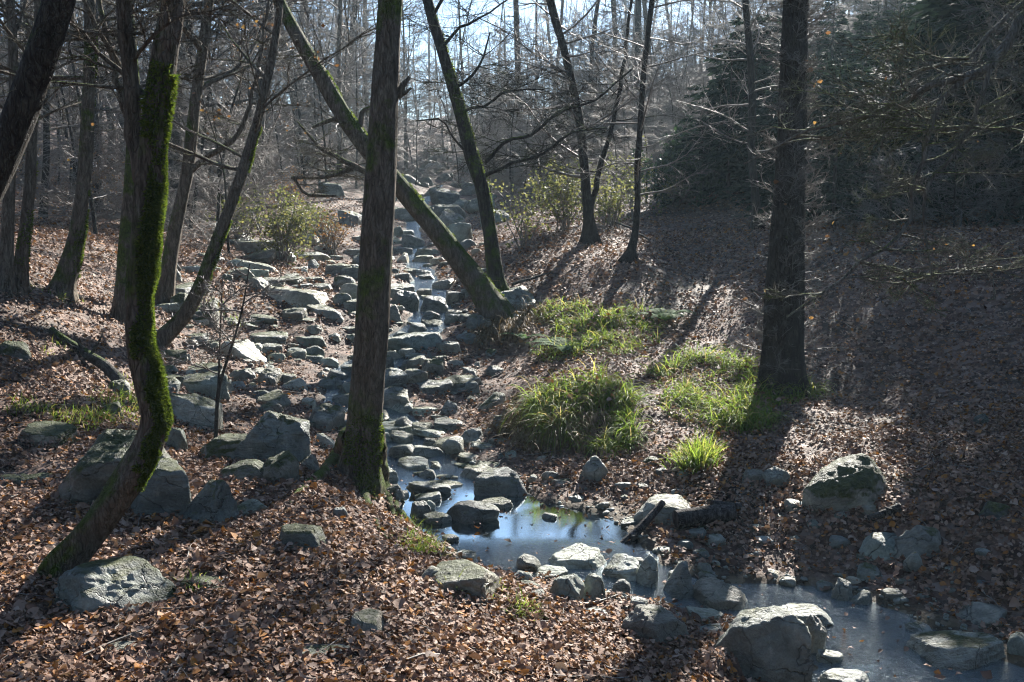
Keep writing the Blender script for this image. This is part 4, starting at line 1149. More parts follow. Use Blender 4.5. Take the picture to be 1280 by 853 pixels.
# plates on the marker tree
for k_, (px_, py_, w_, h_, mt, lab) in enumerate([(118.5, 206, 4.6, 6, 'white', 'upper white trail plate on the dark trunk at the left'), (118.8, 213.5, 4.6, 4, 'black', 'lower dark trail plate below the white one on the trunk at the left')]):
    c = at(px_, py_, 20.5 - .16)
    bm = bmesh.new(); bmesh.ops.create_cube(bm, size=1); bmesh.ops.scale(bm, vec=(w_ * 20.3 / F, .012, h_ * 20.3 / F), verts=bm.verts)
    bmesh.ops.bevel(bm, geom=bm.edges[:], offset=.002, segments=1)
    me = bpy.data.meshes.new('plate'); bm.to_mesh(me); bm.free()
    o = link('trail_plate', me, M[mt], None, c); tag(o, lab, 'trail plate')
    if mt == 'white':                      # its painted stroke
        bm = bmesh.new(); bmesh.ops.create_cube(bm, size=1); bmesh.ops.scale(bm, vec=(.03, .004, .045), verts=bm.verts)
        me = bpy.data.meshes.new('mark'); bm.to_mesh(me); bm.free(); link('painted_mark', me, M['black'], o, (0, -.0085, -.01))
    else:
        bm = bmesh.new(); bmesh.ops.create_cube(bm, size=1); bmesh.ops.scale(bm, vec=(.05, .004, .016), verts=bm.verts)
        me = bpy.data.meshes.new('mark'); bm.to_mesh(me); bm.free(); link('painted_mark', me, M['white'], o, (0, -.0085, 0))

# tree beyond the right edge whose boughs reach into the view
def edge_tree():
    d = 5.2
    rng = np.random.default_rng(31)
    x0 = 3.9
    base = np.array([x0, d, float(hgt(x0, d))])
    root = empty('overhanging_tree', base, 'grey tree at the right edge whose long mossy boughs hang across the dark slope', 'tree')
    P = np.array([base + [0, 0, -.2], base + [.0, 0, 0], base + [.02, 0, .8], base + [-.05, .05, 2.0], base + [-.1, .1, 3.4], base + [-.1, .2, 5.2], base + [0, .3, 7.5], base + [.1, .4, 10.]])
    R = np.array([.17, .17, .14, .125, .11, .09, .06, .02])
    mb, Pc, Rc, TV = trunk_mesh(P, R, 31)
    t = link('trunk', local(mb, base).mesh('trunk'), M['bark_grey'], root); t.color = (.35, 0, 0, 1)
    cb = MB(); tips = []
    st = P[4]
    def limb(pts, n, L):
        Pl, Rl = px_path(pts, d); Pl[0] = Pl[0] if pts[0][0] < 1275 else Pl[0]
        Pl, Rl = resample(Pl, Rl, .08); Pl = Pl + rng.normal(0, .006, Pl.shape)
        tube(cb, Pl, Rl, 8)
        if n: crown_from(cb, rng, Pl, Rl, .2, 1, n, L, SPEC_FINE, tips, (-.35, .3), .35, .3)
    a = at(1300, 5, d)
    Pm, Rm = resample(np.array([P[3] + [0, 0, .9], (P[3] + [0, 0, .9]) * .5 + a * .5 + [0, 0, .12], a, at(1262, 50, d), at(1238, 82, d)]), np.array([.05, .04, .03, .026, .024]), .08)
    tube(cb, Pm, Rm, 8)
    limb([(1238, 82, 12), (1222, 92, 11), (1195, 100, 10), (1160, 107, 9), (1128, 128, 8, .1), (1100, 138, 7, .2), (1060, 152, 6, .3), (1010, 163, 5, .4), (975, 180, 3, .5), (930, 205, 2.5, .6)], 14, .8)
    limb([(1222, 92, 9), (1195, 110, 9), (1172, 135, 8), (1160, 165, 8), (1153, 200, 7), (1140, 235, 6), (1138, 275, 5), (1105, 310, 4.5), (1075, 328, 4), (1030, 365, 3.5), (985, 395, 2.5)], 14, .6)
    limb([(1236, 85, 8), (1222, 140, 7), (1208, 165, 7), (1180, 205, 6), (1160, 235, 5), (1153, 290, 4), (1165, 345, 3)], 8, .5)
    limb([(1300, -20, 8), (1250, 30, 6), (1225, 55, 5), (1210, 72, 4), (1180, 80, 3), (1120, 95, 2.5)], 8, .7)
    limb([(1320, 200, 7), (1280, 165, 6), (1230, 160, 4), (1180, 158, 3), (1120, 150, 2)], 9, .7)
    limb([(1330, 300, 7), (1270, 330, 5), (1210, 340, 4), (1150, 345, 3), (1090, 355, 2)], 9, .6)
    crown_from(cb, rng, Pc, Rc, .55, 1, 14, 2.4, SPEC_LIMB, tips, (0, .7), .5, .4)
    c = link('crown', local(cb, base).mesh('crown'), M['bough'], root); c.color = (.45, 0, 0, 1)
    T = np.array(tips); n = 26; T = T[rng.integers(0, len(T), n)] + rng.normal(0, .03, (n, 3))
    l = leaf_cards(T - base, rng.normal(0, 1, (n, 3)), rng.uniform(.012, .022, n), rng, 'withered_leaves', M['hang'], 1.0, 0); l.parent = root
edge_tree()

# ------------------------------------------------------------------ the wood: individual trees copied from a few kinds
def wood_tree(name, seed, hgt_, r, lean, f0, nb, L, spec, bark, leaves=0, wob=.02, kk=9):
    rng = np.random.default_rng(seed)
    n = 10
    pts = [np.array([0, 0, -.3])]; q = np.array([0., 0, 0]); pts.append(q.copy())
    dd = np.array([lean[0], lean[1], 1.0])
    for i in range(n):
        dd = dd + rng.normal(0, wob, 3) * np.array([1, 1, .2]); q = q + dd / np.linalg.norm(dd) * hgt_ / n; pts.append(q.copy())
    P = np.array(pts); t = np.linspace(0, 1, len(P)); R = r * (1 - t ** 1.2 * .9)
    root = empty(name, (0, 0, -50), '', 'tree')
    mb, Pc, Rc, TV = trunk_mesh(P, R, seed, .35, kk, .1, .9, 5, .3)
    link('trunk', mb.mesh('trunk'), M[bark], root).color = (.35, 0, 0, 1)
    cb = MB(); tips = []
    if f0 < .12 and hgt_ > 8:
        crown_from(cb, rng, Pc, Rc, f0, .5, int(nb * .7), L * .8, spec, tips, (-.05, .7), .4, .2); crown_from(cb, rng, Pc, Rc, .5, .98, int(nb * .3), L, spec, tips, (.1, .95), .45, .5)
    else: crown_from(cb, rng, Pc, Rc, f0, .98, nb, L, spec, tips, (-.05, .85), .45, .55)
    link('crown', cb.mesh('crown'), M['twig' if bark != 'bark_dark' else 'twig'], root).color = (.1, 0, 0, 1)
    if leaves:
        T = np.array(tips); T = T[rng.integers(0, len(T), leaves)] + rng.normal(0, .05, (leaves, 3))
        l = leaf_cards(T, rng.normal(0, 1, (leaves, 3)), rng.uniform(.028, .05, leaves), rng, 'withered_leaves', M['hang'], 1.0, 0); l.parent = root
    return root


SPEC_FAR = [
    dict(seg=6, wob=.12, up=.04, k=4, kids=7, rmin=.016),
    dict(seg=4, wob=.14, up=.03, k=3, kids=5, ang=(.5, 1.1), len=(.3, .6), rr=.55, rmin=.009),
    dict(seg=3, wob=.14, up=.02, k=3, kids=0, ang=(.5, 1.0), len=(.3, .65), rr=.5, rmin=.005)]
SPEC_SAP = [
    dict(seg=6, wob=.09, up=.015, k=3, kids=13, rmin=.008, ),
    dict(seg=4, wob=.11, up=.005, k=3, kids=6, ang=(.5, 1.0), len=(.3, .6), rr=.5, rmin=.0055, flat=1),
    dict(seg=3, wob=.12, up=0, k=3, kids=0, ang=(.5, 1.0), len=(.3, .6), rr=.5, rmin=.004, flat=1)]

tall = [wood_tree('bare_tree', 200 + i, 17 + 2 * (i % 3), .09 + .025 * (i % 4), ((i % 3 - 1) * .06, ((i + 1) % 3 - 1) * .05), .10, 32, 4.0, SPEC_FAR, ['bark', 'bark_grey', 'bark_dark'][i % 3], 0, .04) for i in range(6)]
mid = [wood_tree('bare_tree', 230 + i, 10 + i, .045 + .011 * i, ((i % 3 - 1) * .09, 0), .15, 26, 2.4, SPEC_FAR, ['bark_dark', 'bark'][i % 2], 30 * (i % 2), .035) for i in range(5)]
sap = [wood_tree('bare_sapling', 260 + i, 4 + .8 * i, .022 + .005 * i, ((i % 3 - 1) * .1, 0), .08, 30, 1.4, SPEC_SAP, 'bark_dark', 25 * (i % 3), .05, 6) for i in range(5)]
poles = [wood_tree('bare_tree', 280 + i, 19 + i, .075 + .02 * i, ((i % 3 - 1) * .05, 0), .62, 16, 3.4, SPEC_FAR, ['bark_dark', 'bark', 'bark_grey'][i % 3], 0, .05) for i in range(4)]
fresh = {id(o): True for o in tall + mid + sap + poles}


KIND_H = {}
for i, o in enumerate(tall): KIND_H[o.name] = 17 + 2 * (i % 3)
for i, o in enumerate(mid): KIND_H[o.name] = 10 + i
for i, o in enumerate(sap): KIND_H[o.name] = 4 + .8 * i
for i, o in enumerate(poles): KIND_H[o.name] = 19 + i
# sunny places of the photograph: the wood is low enough on their sunward side for the light to come in over it
SUNNY = [ground(px, py) for px, py in [(720, 475), (690, 500), (880, 455), (930, 450), (830, 395), (760, 400), (700, 372), (860, 375), (900, 365), (800, 305), (706, 262), (765, 262), (778, 712), (715, 705),
         (860, 735), (690, 790), (740, 770), (670, 800), (345, 320), (365, 300), (400, 385), (370, 480), (345, 425), (60, 470), (130, 450), (505, 380), (535, 335),
         (500, 325), (520, 600), (440, 490), (420, 370), (250, 480), (240, 510), (330, 270), (420, 290)]]
LOWSKY = [(ground(px, py), math.atan((px - 640) / F), math.tan(rad(el))) for px, py, el in [(1000, 760, 20), (1060, 790, 21), (1120, 800, 21), (1160, 840, 22), (560, 690, 15), (600, 680, 15), (650, 670, 15), (700, 680, 15), (640, 640, 14)]]
_sx, _sy, _st = math.sin(rad(SUN_AZ)), math.cos(rad(SUN_AZ)), math.tan(rad(SUN_EL))
def sun_room(x, y, wide=1.2, extra=0.):
    """height a tree at x, y may have without shading the sunny places"""
    best = 99.0; g = float(hgt(x, y))
    for t in SUNNY:
        al = (x - t[0]) * _sx + (y - t[1]) * _sy; pe = abs((x - t[0]) * _sy - (y - t[1]) * _sx)
        if al > .5 and pe < wide: best = min(best, t[2] + al * _st - g)
    for t, az, tn in LOWSKY:
        u, v = math.sin(az), math.cos(az)
        al = (x - t[0]) * u + (y - t[1]) * v; pe = abs((x - t[0]) * v - (y - t[1]) * u)
        if al > 8 and pe < .6 + .03 * al + extra and (tn > .3 or int(abs(x) * 31) % 5 > 1): best = min(best, max(t[2] + al * tn - g, 2.5))
    return best


def place(kind, x, y, s, rz, label, group, cat='tree'):
    if kind.name in KIND_H:
        room = sun_room(x, y)
        if KIND_H[kind.name] * s > room:
            ok = [poles[int(abs(x * 13)) % 4]] if cat == 'tree' and 3.5 < room < 12.0 and int(abs(y * 17)) % 3 and sun_room(x, y, .3) > 20 else [k for k in tall + mid + sap if KIND_H[k.name] * s * .8 < room]
            if not ok or room < 2: return None
            if cat == 'sapling': ok = [k for k in ok if k in sap] or ok
            kind = max(ok, key=lambda k: KIND_H[k.name] - 3 * ((hash(round(x * 7)) + KIND_H[k.name]) % 2))
            s = min(s, room / KIND_H[kind.name]) if kind not in poles else max(s, .9)
    o = kind
    if fresh.get(id(kind)): fresh[id(kind)] = False
    else: o = copy_tree(kind)
    o.location = (x, y, float(hgt(x, y)) - .02); o.rotation_euler = (0, 0, rz); o.scale = (s, s, s)
    tag(o, label, cat, group)
    return o


wr = np.random.default_rng(41)
TREES = []
def free(x, y, r): return all((x - a) ** 2 + (y - b) ** 2 > r * r for a, b in TREES)

# stems that can be told apart, by pixel: (px, depth, kind, size, label)
NAMED = [
    (52, 17.5, mid[2], 1.0, 'slim trunk between the two leftmost dark ones, on the left slope'),
    (95, 23, mid[3], 1.0, 'slim trunk leaning left of the trail plates'),
    (140, 26, tall[1], .9, 'grey trunk just right of the trail plates'),
    (262, 24, tall[2], .9, 'dark tall trunk in the haze right of the mossy trunks'),
    (330, 27, tall[4], .95, 'hazy grey trunk above the green bush'),
    (425, 30, tall[0], .95, 'hazy brown trunk left of the tall centre trunk'),
    (520, 33, tall[3], 1.0, 'hazy trunk seen right of the tall centre trunk'),
    (575, 36, tall[5], 1., 'hazy trunk behind the slanting dark one above the boulders'),
    (648, 20, mid[0], 1.0, 'dark slim tree right of the slanting trunk'),
    (668, 24, mid[4], 1.0, 'slim dark tree between slanting and forked trunks'),
    (770, 21, mid[1], 1.0, 'slim tree with brown leaves behind the thin stem with swollen foot'),
    (850, 19, mid[3], 1.0, 'slim dark tree on the slope right of the thin stem'),
    (905, 23, mid[2], 1.0, 'slim dark tree behind the one left of the stout trunk'),
    (935, 26, tall[2], .85, 'tall dark trunk in the light beam left of the stout one'),
    (1065, 20, tall[5], .8, 'blurred dark trunk right of the stout upright one'),
    (1165, 17, mid[0], 1.1, 'slim dark tree in the shade at the upper right'),
]
for px, d, kd, s, lab in NAMED:
    x = ray(px, 260)[0] * d
    place(kd, x, d, s, wr.uniform(0, 6.28), lab, 'bare trees of the wood'); TREES.append((x, d))

def scatter(n, kinds, dmin, dmax, label, group, smin=.85, smax=1.2, rmin=1.2, pxr=(-250, 1530), avoid=None, cat='tree', power=1.0):
    c = t = 0
    while c < n and t < n * 60:
        t += 1
        d = dmin + (dmax - dmin) * wr.random() ** power; px = wr.uniform(*pxr)
        x = ray(px, 260)[0] * d
        dc, w, hw, dp = creek_near(np.array([x]), np.array([d]))
        if dc[0] < hw[0] + .9 or not free(x, d, rmin): continue
        if avoid and avoid(px, d): continue
        if place(kinds[wr.integers(len(kinds))], x, d, wr.uniform(smin, smax), wr.uniform(0, 6.28), label, group, cat) is not None: TREES.append((x, d)); c += 1

scatter(34, tall + mid, 20, 40, 'bare tree standing in the wood on the left slope', 'bare trees on the left slope', pxr=(-250, 400), rmin=1.6)
scatter(46, mid + tall, 22, 46, 'bare tree standing in the wood on the right slope', 'bare trees on the right slope', pxr=(620, 1300), rmin=1.4)
scatter(90, tall + mid, 34, 75, 'distant bare tree in the hazy wood up the valley', 'distant bare trees', rmin=1.8, smin=.8, smax=1.1)
scatter(80, tall, 75, 135, 'far bare tree fading into the haze on the hill', 'far hazy trees', rmin=2.5, smin=.8, smax=1.15, pxr=(-100, 1380))
scatter(8, sap[:3], 13.2, 15.8, 'thin bare sapling on the shaded leaf slope right of the stout trunk', 'saplings right of the stout trunk', rmin=.5, pxr=(1090, 1300), cat='sapling', smin=.7, smax=1.0)
scatter(60, sap, 17, 45, 'thin bare sapling in the dense twigs of the right slope behind the forked trunk', 'saplings behind the forked trunk', rmin=.5, pxr=(610, 1000), cat='sapling')
scatter(75, sap, 15.5, 34, 'thin bare sapling with fine twigs in the thicket of the right slope', 'saplings on the right slope', rmin=.6, pxr=(640, 1330), cat='sapling')
scatter(60, sap, 15, 36, 'thin bare sapling with fine twigs on the left slope', 'saplings on the left slope', rmin=.6, pxr=(-120, 430), cat='sapling', avoid=lambda p, d: 330 < p < 560 and d < 22)
scatter(60, sap, 22, 50, 'thin bare sapling in the hazy hollow beside the far creek', 'saplings beside the far creek', rmin=.7, pxr=(380, 660), cat='sapling')

for k_ in tall + mid + sap + poles:
    if fresh.get(id(k_)):
        for ch in list(k_.children): bpy.data.objects.remove(ch)
        bpy.data.objects.remove(k_)

# dark evergreens added to throw shade on the right slope
def evergreen(seed, h, z0=1.2, wide=.24):
    rng = np.random.default_rng(seed)
    root = empty('shade_evergreen', (0, 0, -50), '', 'tree')
    P = np.array([[0, 0, -.3], [0, 0, 0], [.03, 0, h * .3], [0, .03, h * .6], [0, 0, h]]); R = np.array([h * .013] * 2 + [h * .011, h * .007, .01])
    mb, Pc, Rc, TV = trunk_mesh(P, R, seed, .4, 9, .08, .6)
    link('trunk', mb.mesh('trunk'), M['bark_dark'], root).color = (.2, 0, 0, 1)
    V = []
    z = z0
    while z < h - .2:
        L = (h - z) * wide + .35
        for j in range(rng.integers(5, 8)):
            az = rng.uniform(0, 6.28); droop = rng.uniform(.05, .4); l = L * rng.uniform(.7, 1.1)
            m = int(12 + l * 17)
            t = np.sqrt(rng.uniform(.02, 1, m))
            r = t * l
            c = np.stack([np.cos(az) * r, np.sin(az) * r, z + r * .12 - droop * r * r / l * .8], 1)
            side = np.array([-math.sin(az), math.cos(az), 0])
            wd = (1.05 - t) * l * .32 + .06
            sgn = rng.uniform(-1, 1, m)
            c = c + side * (sgn * wd)[:, None]
            dirv = np.stack([np.cos(az) + side[0] * sgn * .9, np.sin(az) + side[1] * sgn * .9, rng.uniform(-.7, .05, m)], 1); dirv /= np.linalg.norm(dirv, axis=1, keepdims=True)
            sl = rng.uniform(.16, .34, m)[:, None]; sw = rng.uniform(.03, .075, m)[:, None]
            up = np.cross(dirv, rng.normal(0, 1, (m, 3))); up /= np.linalg.norm(up, axis=1, keepdims=True)
            V.append(np.stack([c - up * sw, c + dirv * sl * .5 + up * sw * .8, c + dirv * sl, c + dirv * sl * .5 - up * sw * .8], 1))
        z += rng.uniform(.26, .4)
    V = np.concatenate(V); n = len(V)
    link('crown', mesh_np('crown', V.reshape(-1, 3), [np.arange(4 * n).reshape(-1, 4)], False), M['needle'], root)
    return root
evs = [evergreen(300 + i, 9 + 2.2 * i) for i in range(3)]
evs.append(evergreen(310, 5.5, .35, .32)); evs.append(evergreen(311, 5.0, .3, .36))
for o in evs: fresh[id(o)] = True
EV = [(11.5, 24, 0), (8.8, 27, 1), (13.5, 28, 2), (16, 22, 1), (18, 27, 2), (11, 32, 2), (15, 33, 1), (20, 33, 2), (8.6, 34, 0), (14, 19, 0), (18, 17, 1), (22, 22, 2), (24, 29, 1), (12.5, 38, 2), (18, 40, 1), (25, 38, 2), (7.6, 19.2, 0), (9.4, 20.5, 1), (10.8, 18.0, 0), (12.4, 21.5, 1), (8.0, 22.8, 1), (10.2, 24.5, 1), (9.2, 16.4, 0), (12, 15.5, 0), (15, 16.5, 1), (10.5, 28, 2), (12, 26, 2)]
EVH = [9, 11.2, 13.4, 5.5, 5.0]
_c = 0
for _t in range(5000):
    if _c >= 150: break
    x, y = wr.uniform(4.0, 13.5), wr.uniform(14.8, 21.5)
    if x < 4.0 + (21.5 - y) * .12 or not all((x - e[0]) ** 2 + (y - e[1]) ** 2 > .52 ** 2 for e in EV): continue
    if sun_room(x, y, .55, -.5) < 2.2: continue
    EV.append((x, y, 3 + _c % 2)); _c += 1
for x, y, k in EV:
    if k > 2: lab, gr = 'young dark evergreen in the low thick row at the top of the shaded leaf slope', 'young evergreens'
    elif y < 24 or k == 0: lab, gr = 'dark evergreen at the front of the shaded stand on the right slope', 'front evergreens'
    else: lab, gr = 'dark evergreen deep in the shaded stand on the right slope', 'back evergreens'
    hh = EVH[k]; deep = x * _sy - y * _sx > 1.9
    place(evs[k], x + wr.uniform(-.4, .4), y, max(.2, min(wr.uniform(1.25, 1.6) if deep and k < 3 else wr.uniform(.9, 1.15), sun_room(x, y, 0.55 if k > 2 else 1.0, -.5 if k > 2 else .5) / hh)), wr.uniform(0, 6.28), lab, gr)
# unseen dense stand added behind and beside the viewpoint: one far mass of evergreens that shuts out the low sky
bmb = MB(); tmb = MB()
def me_arrays(o):
    me = o.data; v = np.empty(len(me.vertices) * 3); me.vertices.foreach_get('co', v)
    f = np.empty(len(me.polygons) * 4, int); me.loops.foreach_get('vertex_index', f); return v.reshape(-1, 3), f.reshape(-1, 4)
for az in np.arange(88, 300, 7.5):
    for rr_ in (17,):
        a_r = rad(az + wr.uniform(-3, 3)); r_ = rr_ + wr.uniform(-1.5, 1.5); x, y = math.sin(a_r) * r_, math.cos(a_r) * r_
        if y > 5 and abs(x) < 10: continue
        k = wr.integers(3); sc_ = wr.uniform(1.0, 1.3); c_, s_ = math.cos(az), math.sin(az)
        for ch in evs[k].children:
            v, f = me_arrays(ch); v = v * sc_; v = np.stack([v[:, 0] * c_ - v[:, 1] * s_ + x, v[:, 0] * s_ + v[:, 1] * c_ + y, v[:, 2] + float(hgt(x, y))], 1)
            (bmb if ch.name.startswith('crown') else tmb).add(v, f)
unseen_woods = tag(link('unseen_woods', bmb.mesh('unseen_woods', False), M['needle']), kind='stuff')
link('stems', tmb.mesh('stems'), M['bark_dark'], unseen_woods)

# ------------------------------------------------------------------ grass, ferns, bushes
def blades(P, D, L, w, rng, bend=.5, seg=4):
    """curved grass blades: root P, start direction D, length L"""
    n = len(P)
    side = np.cross(D, np.array([0, 0, 1.])) + rng.normal(0, .25, (n, 3)); side /= np.linalg.norm(side, axis=1, keepdims=True) + 1e-9
    V = np.zeros((n, 2 * seg + 1, 3)); q = P.copy(); d = D / np.linalg.norm(D, axis=1, keepdims=True)
    for s in range(seg):
        ww = (w * (1 - (s / seg) ** 1.5))[:, None] * .5
        V[:, 2 * s] = q - side * ww; V[:, 2 * s + 1] = q + side * ww
        q = q + d * (L / seg)[:, None]
        d = d + np.array([0, 0, -1.]) * (bend * (.6 + .8 * rng.random(n)))[:, None] * (1 / seg) * 2; d /= np.linalg.norm(d, axis=1, keepdims=True)
    V[:, 2 * seg] = q
    f4 = np.array([[2 * s, 2 * s + 1, 2 * s + 3, 2 * s + 2] for s in range(seg - 1)]); f3 = np.array([[2 * seg - 2, 2 * seg - 1, 2 * seg]])
    b = (np.arange(n) * (2 * seg + 1))[:, None, None]
    return V.reshape(-1, 3), (f4[None] + b).reshape(-1, 4), (f3[None] + b).reshape(-1, 3)


def turf(name, polys, n, L0, L1, mat, seed, bend=.5, wid=.010, tuft=12, lean=(0, -.5, 0), kind=None, label=None, cat=None, group=None, dark=None, spread=.7):
    """grass in tufts over image ellipses (px, py, rx, ry) laid on the ground"""
    rng = np.random.default_rng(seed)
    P = []
    tot = sum(p[2] * p[3] for p in polys)
    for (px, py, rx, ry) in polys:
        m = int(n / tuft * rx * ry / tot) + 1
        for _ in range(m):
            a = rng.uniform(0, 6.28); r = math.sqrt(rng.random())
            g = ground(px + rx * r * math.cos(a), py + ry * r * math.sin(a), False)
            P.append(g)
    P = np.array(P); P = np.repeat(P, tuft, 0)
    n = len(P)
    P[:, :2] += rng.normal(0, .035, (n, 2)); P[:, 2] = hgt(P[:, 0], P[:, 1]) - .01
    Nn = hnorm(P[:, 0], P[:, 1])
    az = rng.uniform(0, 6.28, n)
    D = Nn * .9 + np.stack([np.cos(az), np.sin(az), np.zeros(n)], 1) * spread * rng.uniform(.2, 1, (n, 1)) + np.array(lean) * rng.uniform(.3, 1, (n, 1)) + np.array([0, 0, .25])
    pat = fbm(P[:, 0] * 2.6, P[:, 1] * 2.6, 0, seed, 3)
    L = rng.uniform(L0, L1, n) * np.clip(.8 + .7 * pat + rng.normal(0, .15, n), .3, 1.6)
    kp = pat + rng.normal(0, .25, n) > -.55
    P, D, L = P[kp], D[kp], L[kp]; n = len(P)
    V, f4, f3 = blades(P, D, L, wid * rng.uniform(.6, 1.3, n), rng, bend)
    return V, f4, f3


def add_turf(name, parts, label=None, cat=None, group=None, kind=None):
    """parts: list of (child name or None, material, (V,f4,f3))"""
    first = None
    for nm, mat, (V, f4, f3) in parts:
        if first is None:
            first = link(name, mesh_np(name, V, [f4, f3]), M[mat]); tag(first, label, cat, group, kind)
        else: link(nm, mesh_np(nm, V, [f4, f3]), M[mat], first)
    return first


add_turf('grass_tussock', [(None, 'grass', turf('', [(728, 505, 62, 30), (715, 535, 48, 22), (765, 545, 32, 24)], 6500, .12, .34, 'grass', 61, 1.2, lean=(-.05, -.5, 0), spread=1.0)),
                           ('dry_grass', 'straw', turf('', [(712, 535, 52, 22), (670, 545, 18, 14)], 1300, .2, .38, 'straw', 62, 1.1, lean=(-.1, -.8, -.2)))],
         'big overhanging grass tussock on the right bank above the pool', 'grass tussock')
add_turf('grass_tussock', [(None, 'grass', turf('', [(868, 580, 22, 10)], 900, .15, .3, 'grass', 63, .7)), ], 'small drooping grass tuft between the big tussock and the mossy boulder', 'grass tussock')
add_turf('grass', [(None, 'grass', turf('', [(885, 470, 75, 24), (925, 515, 55, 28), (870, 505, 50, 22), (960, 500, 30, 20), (1010, 490, 25, 10)], 6500, .07, .27, 'grass', 64, 1.1, spread=1.1))], kind='stuff')
add_turf('grass', [(None, 'grass', turf('', [(760, 420, 70, 24), (730, 395, 60, 14), (800, 400, 40, 14), (700, 440, 30, 12)], 4600, .07, .27, 'grass', 65, 1.1, spread=1.1))], kind='stuff')
add_turf('grass', [(None, 'grass', turf('', [(505, 668, 26, 14), (530, 690, 18, 8), (485, 650, 10, 6), (590, 740, 30, 5), (650, 765, 20, 5)], 1500, .05, .14, 'grass', 66, .8, .005))], kind='stuff')
add_turf('grass', [(None, 'grass', turf('', [(150, 500, 40, 20), (60, 520, 50, 9), (120, 530, 60, 9), (70, 440, 20, 8), (30, 362, 20, 8), (262, 388, 28, 8), (255, 735, 25, 5), (85, 378, 20, 7), (300, 405, 15, 5)], 1700, .05, .14, 'grass', 67, .6, .006))], kind='stuff')
add_turf('grass', [(None, 'straw', turf('', [(650, 400, 34, 18), (640, 530, 18, 14), (610, 420, 18, 8)], 1300, .2, .42, 'straw', 68, 1.4, lean=(-.4, -.8, -.4)))], kind='stuff')


# leaves caught in the grass
cr_ = np.random.default_rng(69); Q = []
for (px, py, rx, ry, m) in [(885, 470, 75, 24, 60), (925, 515, 55, 28, 40), (728, 500, 60, 26, 70), (760, 420, 70, 24, 70), (730, 395, 60, 14, 40)]:
    for _ in range(m):
        a = cr_.uniform(0, 6.28); r = math.sqrt(cr_.random()); g = ground(px + rx * r * math.cos(a), py + ry * r * math.sin(a), False); Q.append(g + [0, 0, cr_.uniform(.05, .2)])
Q = np.array(Q)
tag(leaf_cards(Q, hnorm(Q[:, 0], Q[:, 1]), cr_.uniform(.03, .06, len(Q)), cr_, 'fallen_leaves', M['litter'], .9, 0), kind='stuff')


def fern(loc, r, n, seed, label):
    rng = np.random.default_rng(seed); mb = MB()
    for k in range(n):
        az = 6.283 * k / n + rng.uniform(-.3, .3); L = r * rng.uniform(.8, 1.15); el = rng.uniform(.55, 1.0)
        m = 22; t = np.linspace(0, 1, m)
        x = L * t * math.cos(el * .9); z = L * (t * math.sin(el) - .75 * t * t * math.sin(el) * 1.05)
        P = np.stack([x * math.cos(az), x * math.sin(az), z], 1)
        sd = np.array([-math.sin(az), math.cos(az), 0.])
        tube(mb, P, .004 * (1 - t) + .0008, 3)
        pl = L * .24 * np.sin(np.pi * (t * .86 + .1)) ** .8 * (1 - t * .5)
        Vs, n0 = [], 0
        for i in range(2, m - 1):
            for s in (-1, 1):
                tg = P[i + 1] - P[i]; tg /= np.linalg.norm(tg)
                d = sd * s + tg * .45; d /= np.linalg.norm(d)
                d[2] -= .15; w = tg * L / m * .52
                a = P[i]
                Vs.append(np.array([a - w * .5, a + d * pl[i] * .55 - w * .8, a + d * pl[i], a + d * pl[i] * .55 + w * .7, a + w * .5]))
        V = np.array(Vs); mb.add(V.reshape(-1, 3), (np.arange(len(V) * 5).reshape(-1, 5)))
    return tag(link('fern', mb.mesh('fern', False), M['fern'], None, loc), label, 'fern')
g = ground(832, 402, False); fern(g, .50, 13, 71, 'pale sunlit fern at the upper edge of the grass on the right bank')
g = ground(705, 440, False); fern(g, .55, 13, 72, 'bluish green shaded fern on the bank left of the grass')
g = ground(656, 425, False); fern(g, .38, 9, 73, 'small dark fern hanging below the turf bank')


def bush(loc, rx, rz, nst, nl, seed, mat, label, leaf=(.04, .07), group=None):
    rng = np.random.default_rng(seed)
    root = empty('bush', loc, label, 'bush', group)
    mb = MB(); tips = []
    for k in range(nst):
        az = rng.uniform(0, 6.283); d = np.array([math.cos(az) * rng.uniform(.1, .9) * rx / rz, math.sin(az) * rng.uniform(.1, .9) * rx / rz, 1.0])
        L = rz * rng.uniform(.7, 1.2)
        grow(mb, rng, np.array([rng.normal(0, .06), rng.normal(0, .06), 0]), d, L, .012, 0, [
            dict(seg=6, wob=.12, up=.0, k=4, kids=6, rmin=.004), dict(seg=4, wob=.15, up=.0, k=3, kids=3, ang=(.5, 1.2), len=(.3, .6), rr=.5, rmin=.002),
            dict(seg=3, wob=.15, up=0, k=3, kids=0, ang=(.5, 1.1), len=(.3, .6), rr=.5, rmin=.0015)], tips)
    link('stems', mb.mesh('stems'), M['twig'], root)
    T = np.array(tips); T = T[rng.integers(0, len(T), nl)] + rng.normal(0, .05, (nl, 3))
    l = leaf_cards(T, rng.normal(0, 1, (nl, 3)) + np.array([0, 0, .6]), rng.uniform(*leaf, nl), rng, 'foliage', M[mat], .3, 0)
    l.parent = root
    return root
def bg(px, d): x = ray(px, 260)[0] * d; return (x, d, float(hgt(x, d)) - .03)
bush(bg(706, 17.0), .7, 1.1, 16, 1700, 81, 'bush', 'bright yellow green bush left of the forked trunk', (.035, .06))
bush(bg(765, 17.6), .55, .8, 12, 1000, 82, 'bush', 'bright leafy bush between the forked trunk and the thin stem', (.035, .06))
bush(bg(795, 19), .5, 1.2, 7, 650, 83, 'bush', 'light green sprigs behind the thin stem with swollen foot', (.035, .06))
bush(bg(655, 15.5), .5, .9, 8, 500, 84, 'bush', 'sparse leafy bush right of the slanting dark trunk', (.035, .055))
bush(bg(352, 16.5), .85, 1.0, 26, 1900, 85, 'bush', 'light green bush beside the dry bed left of the centre trunk', (.035, .06))
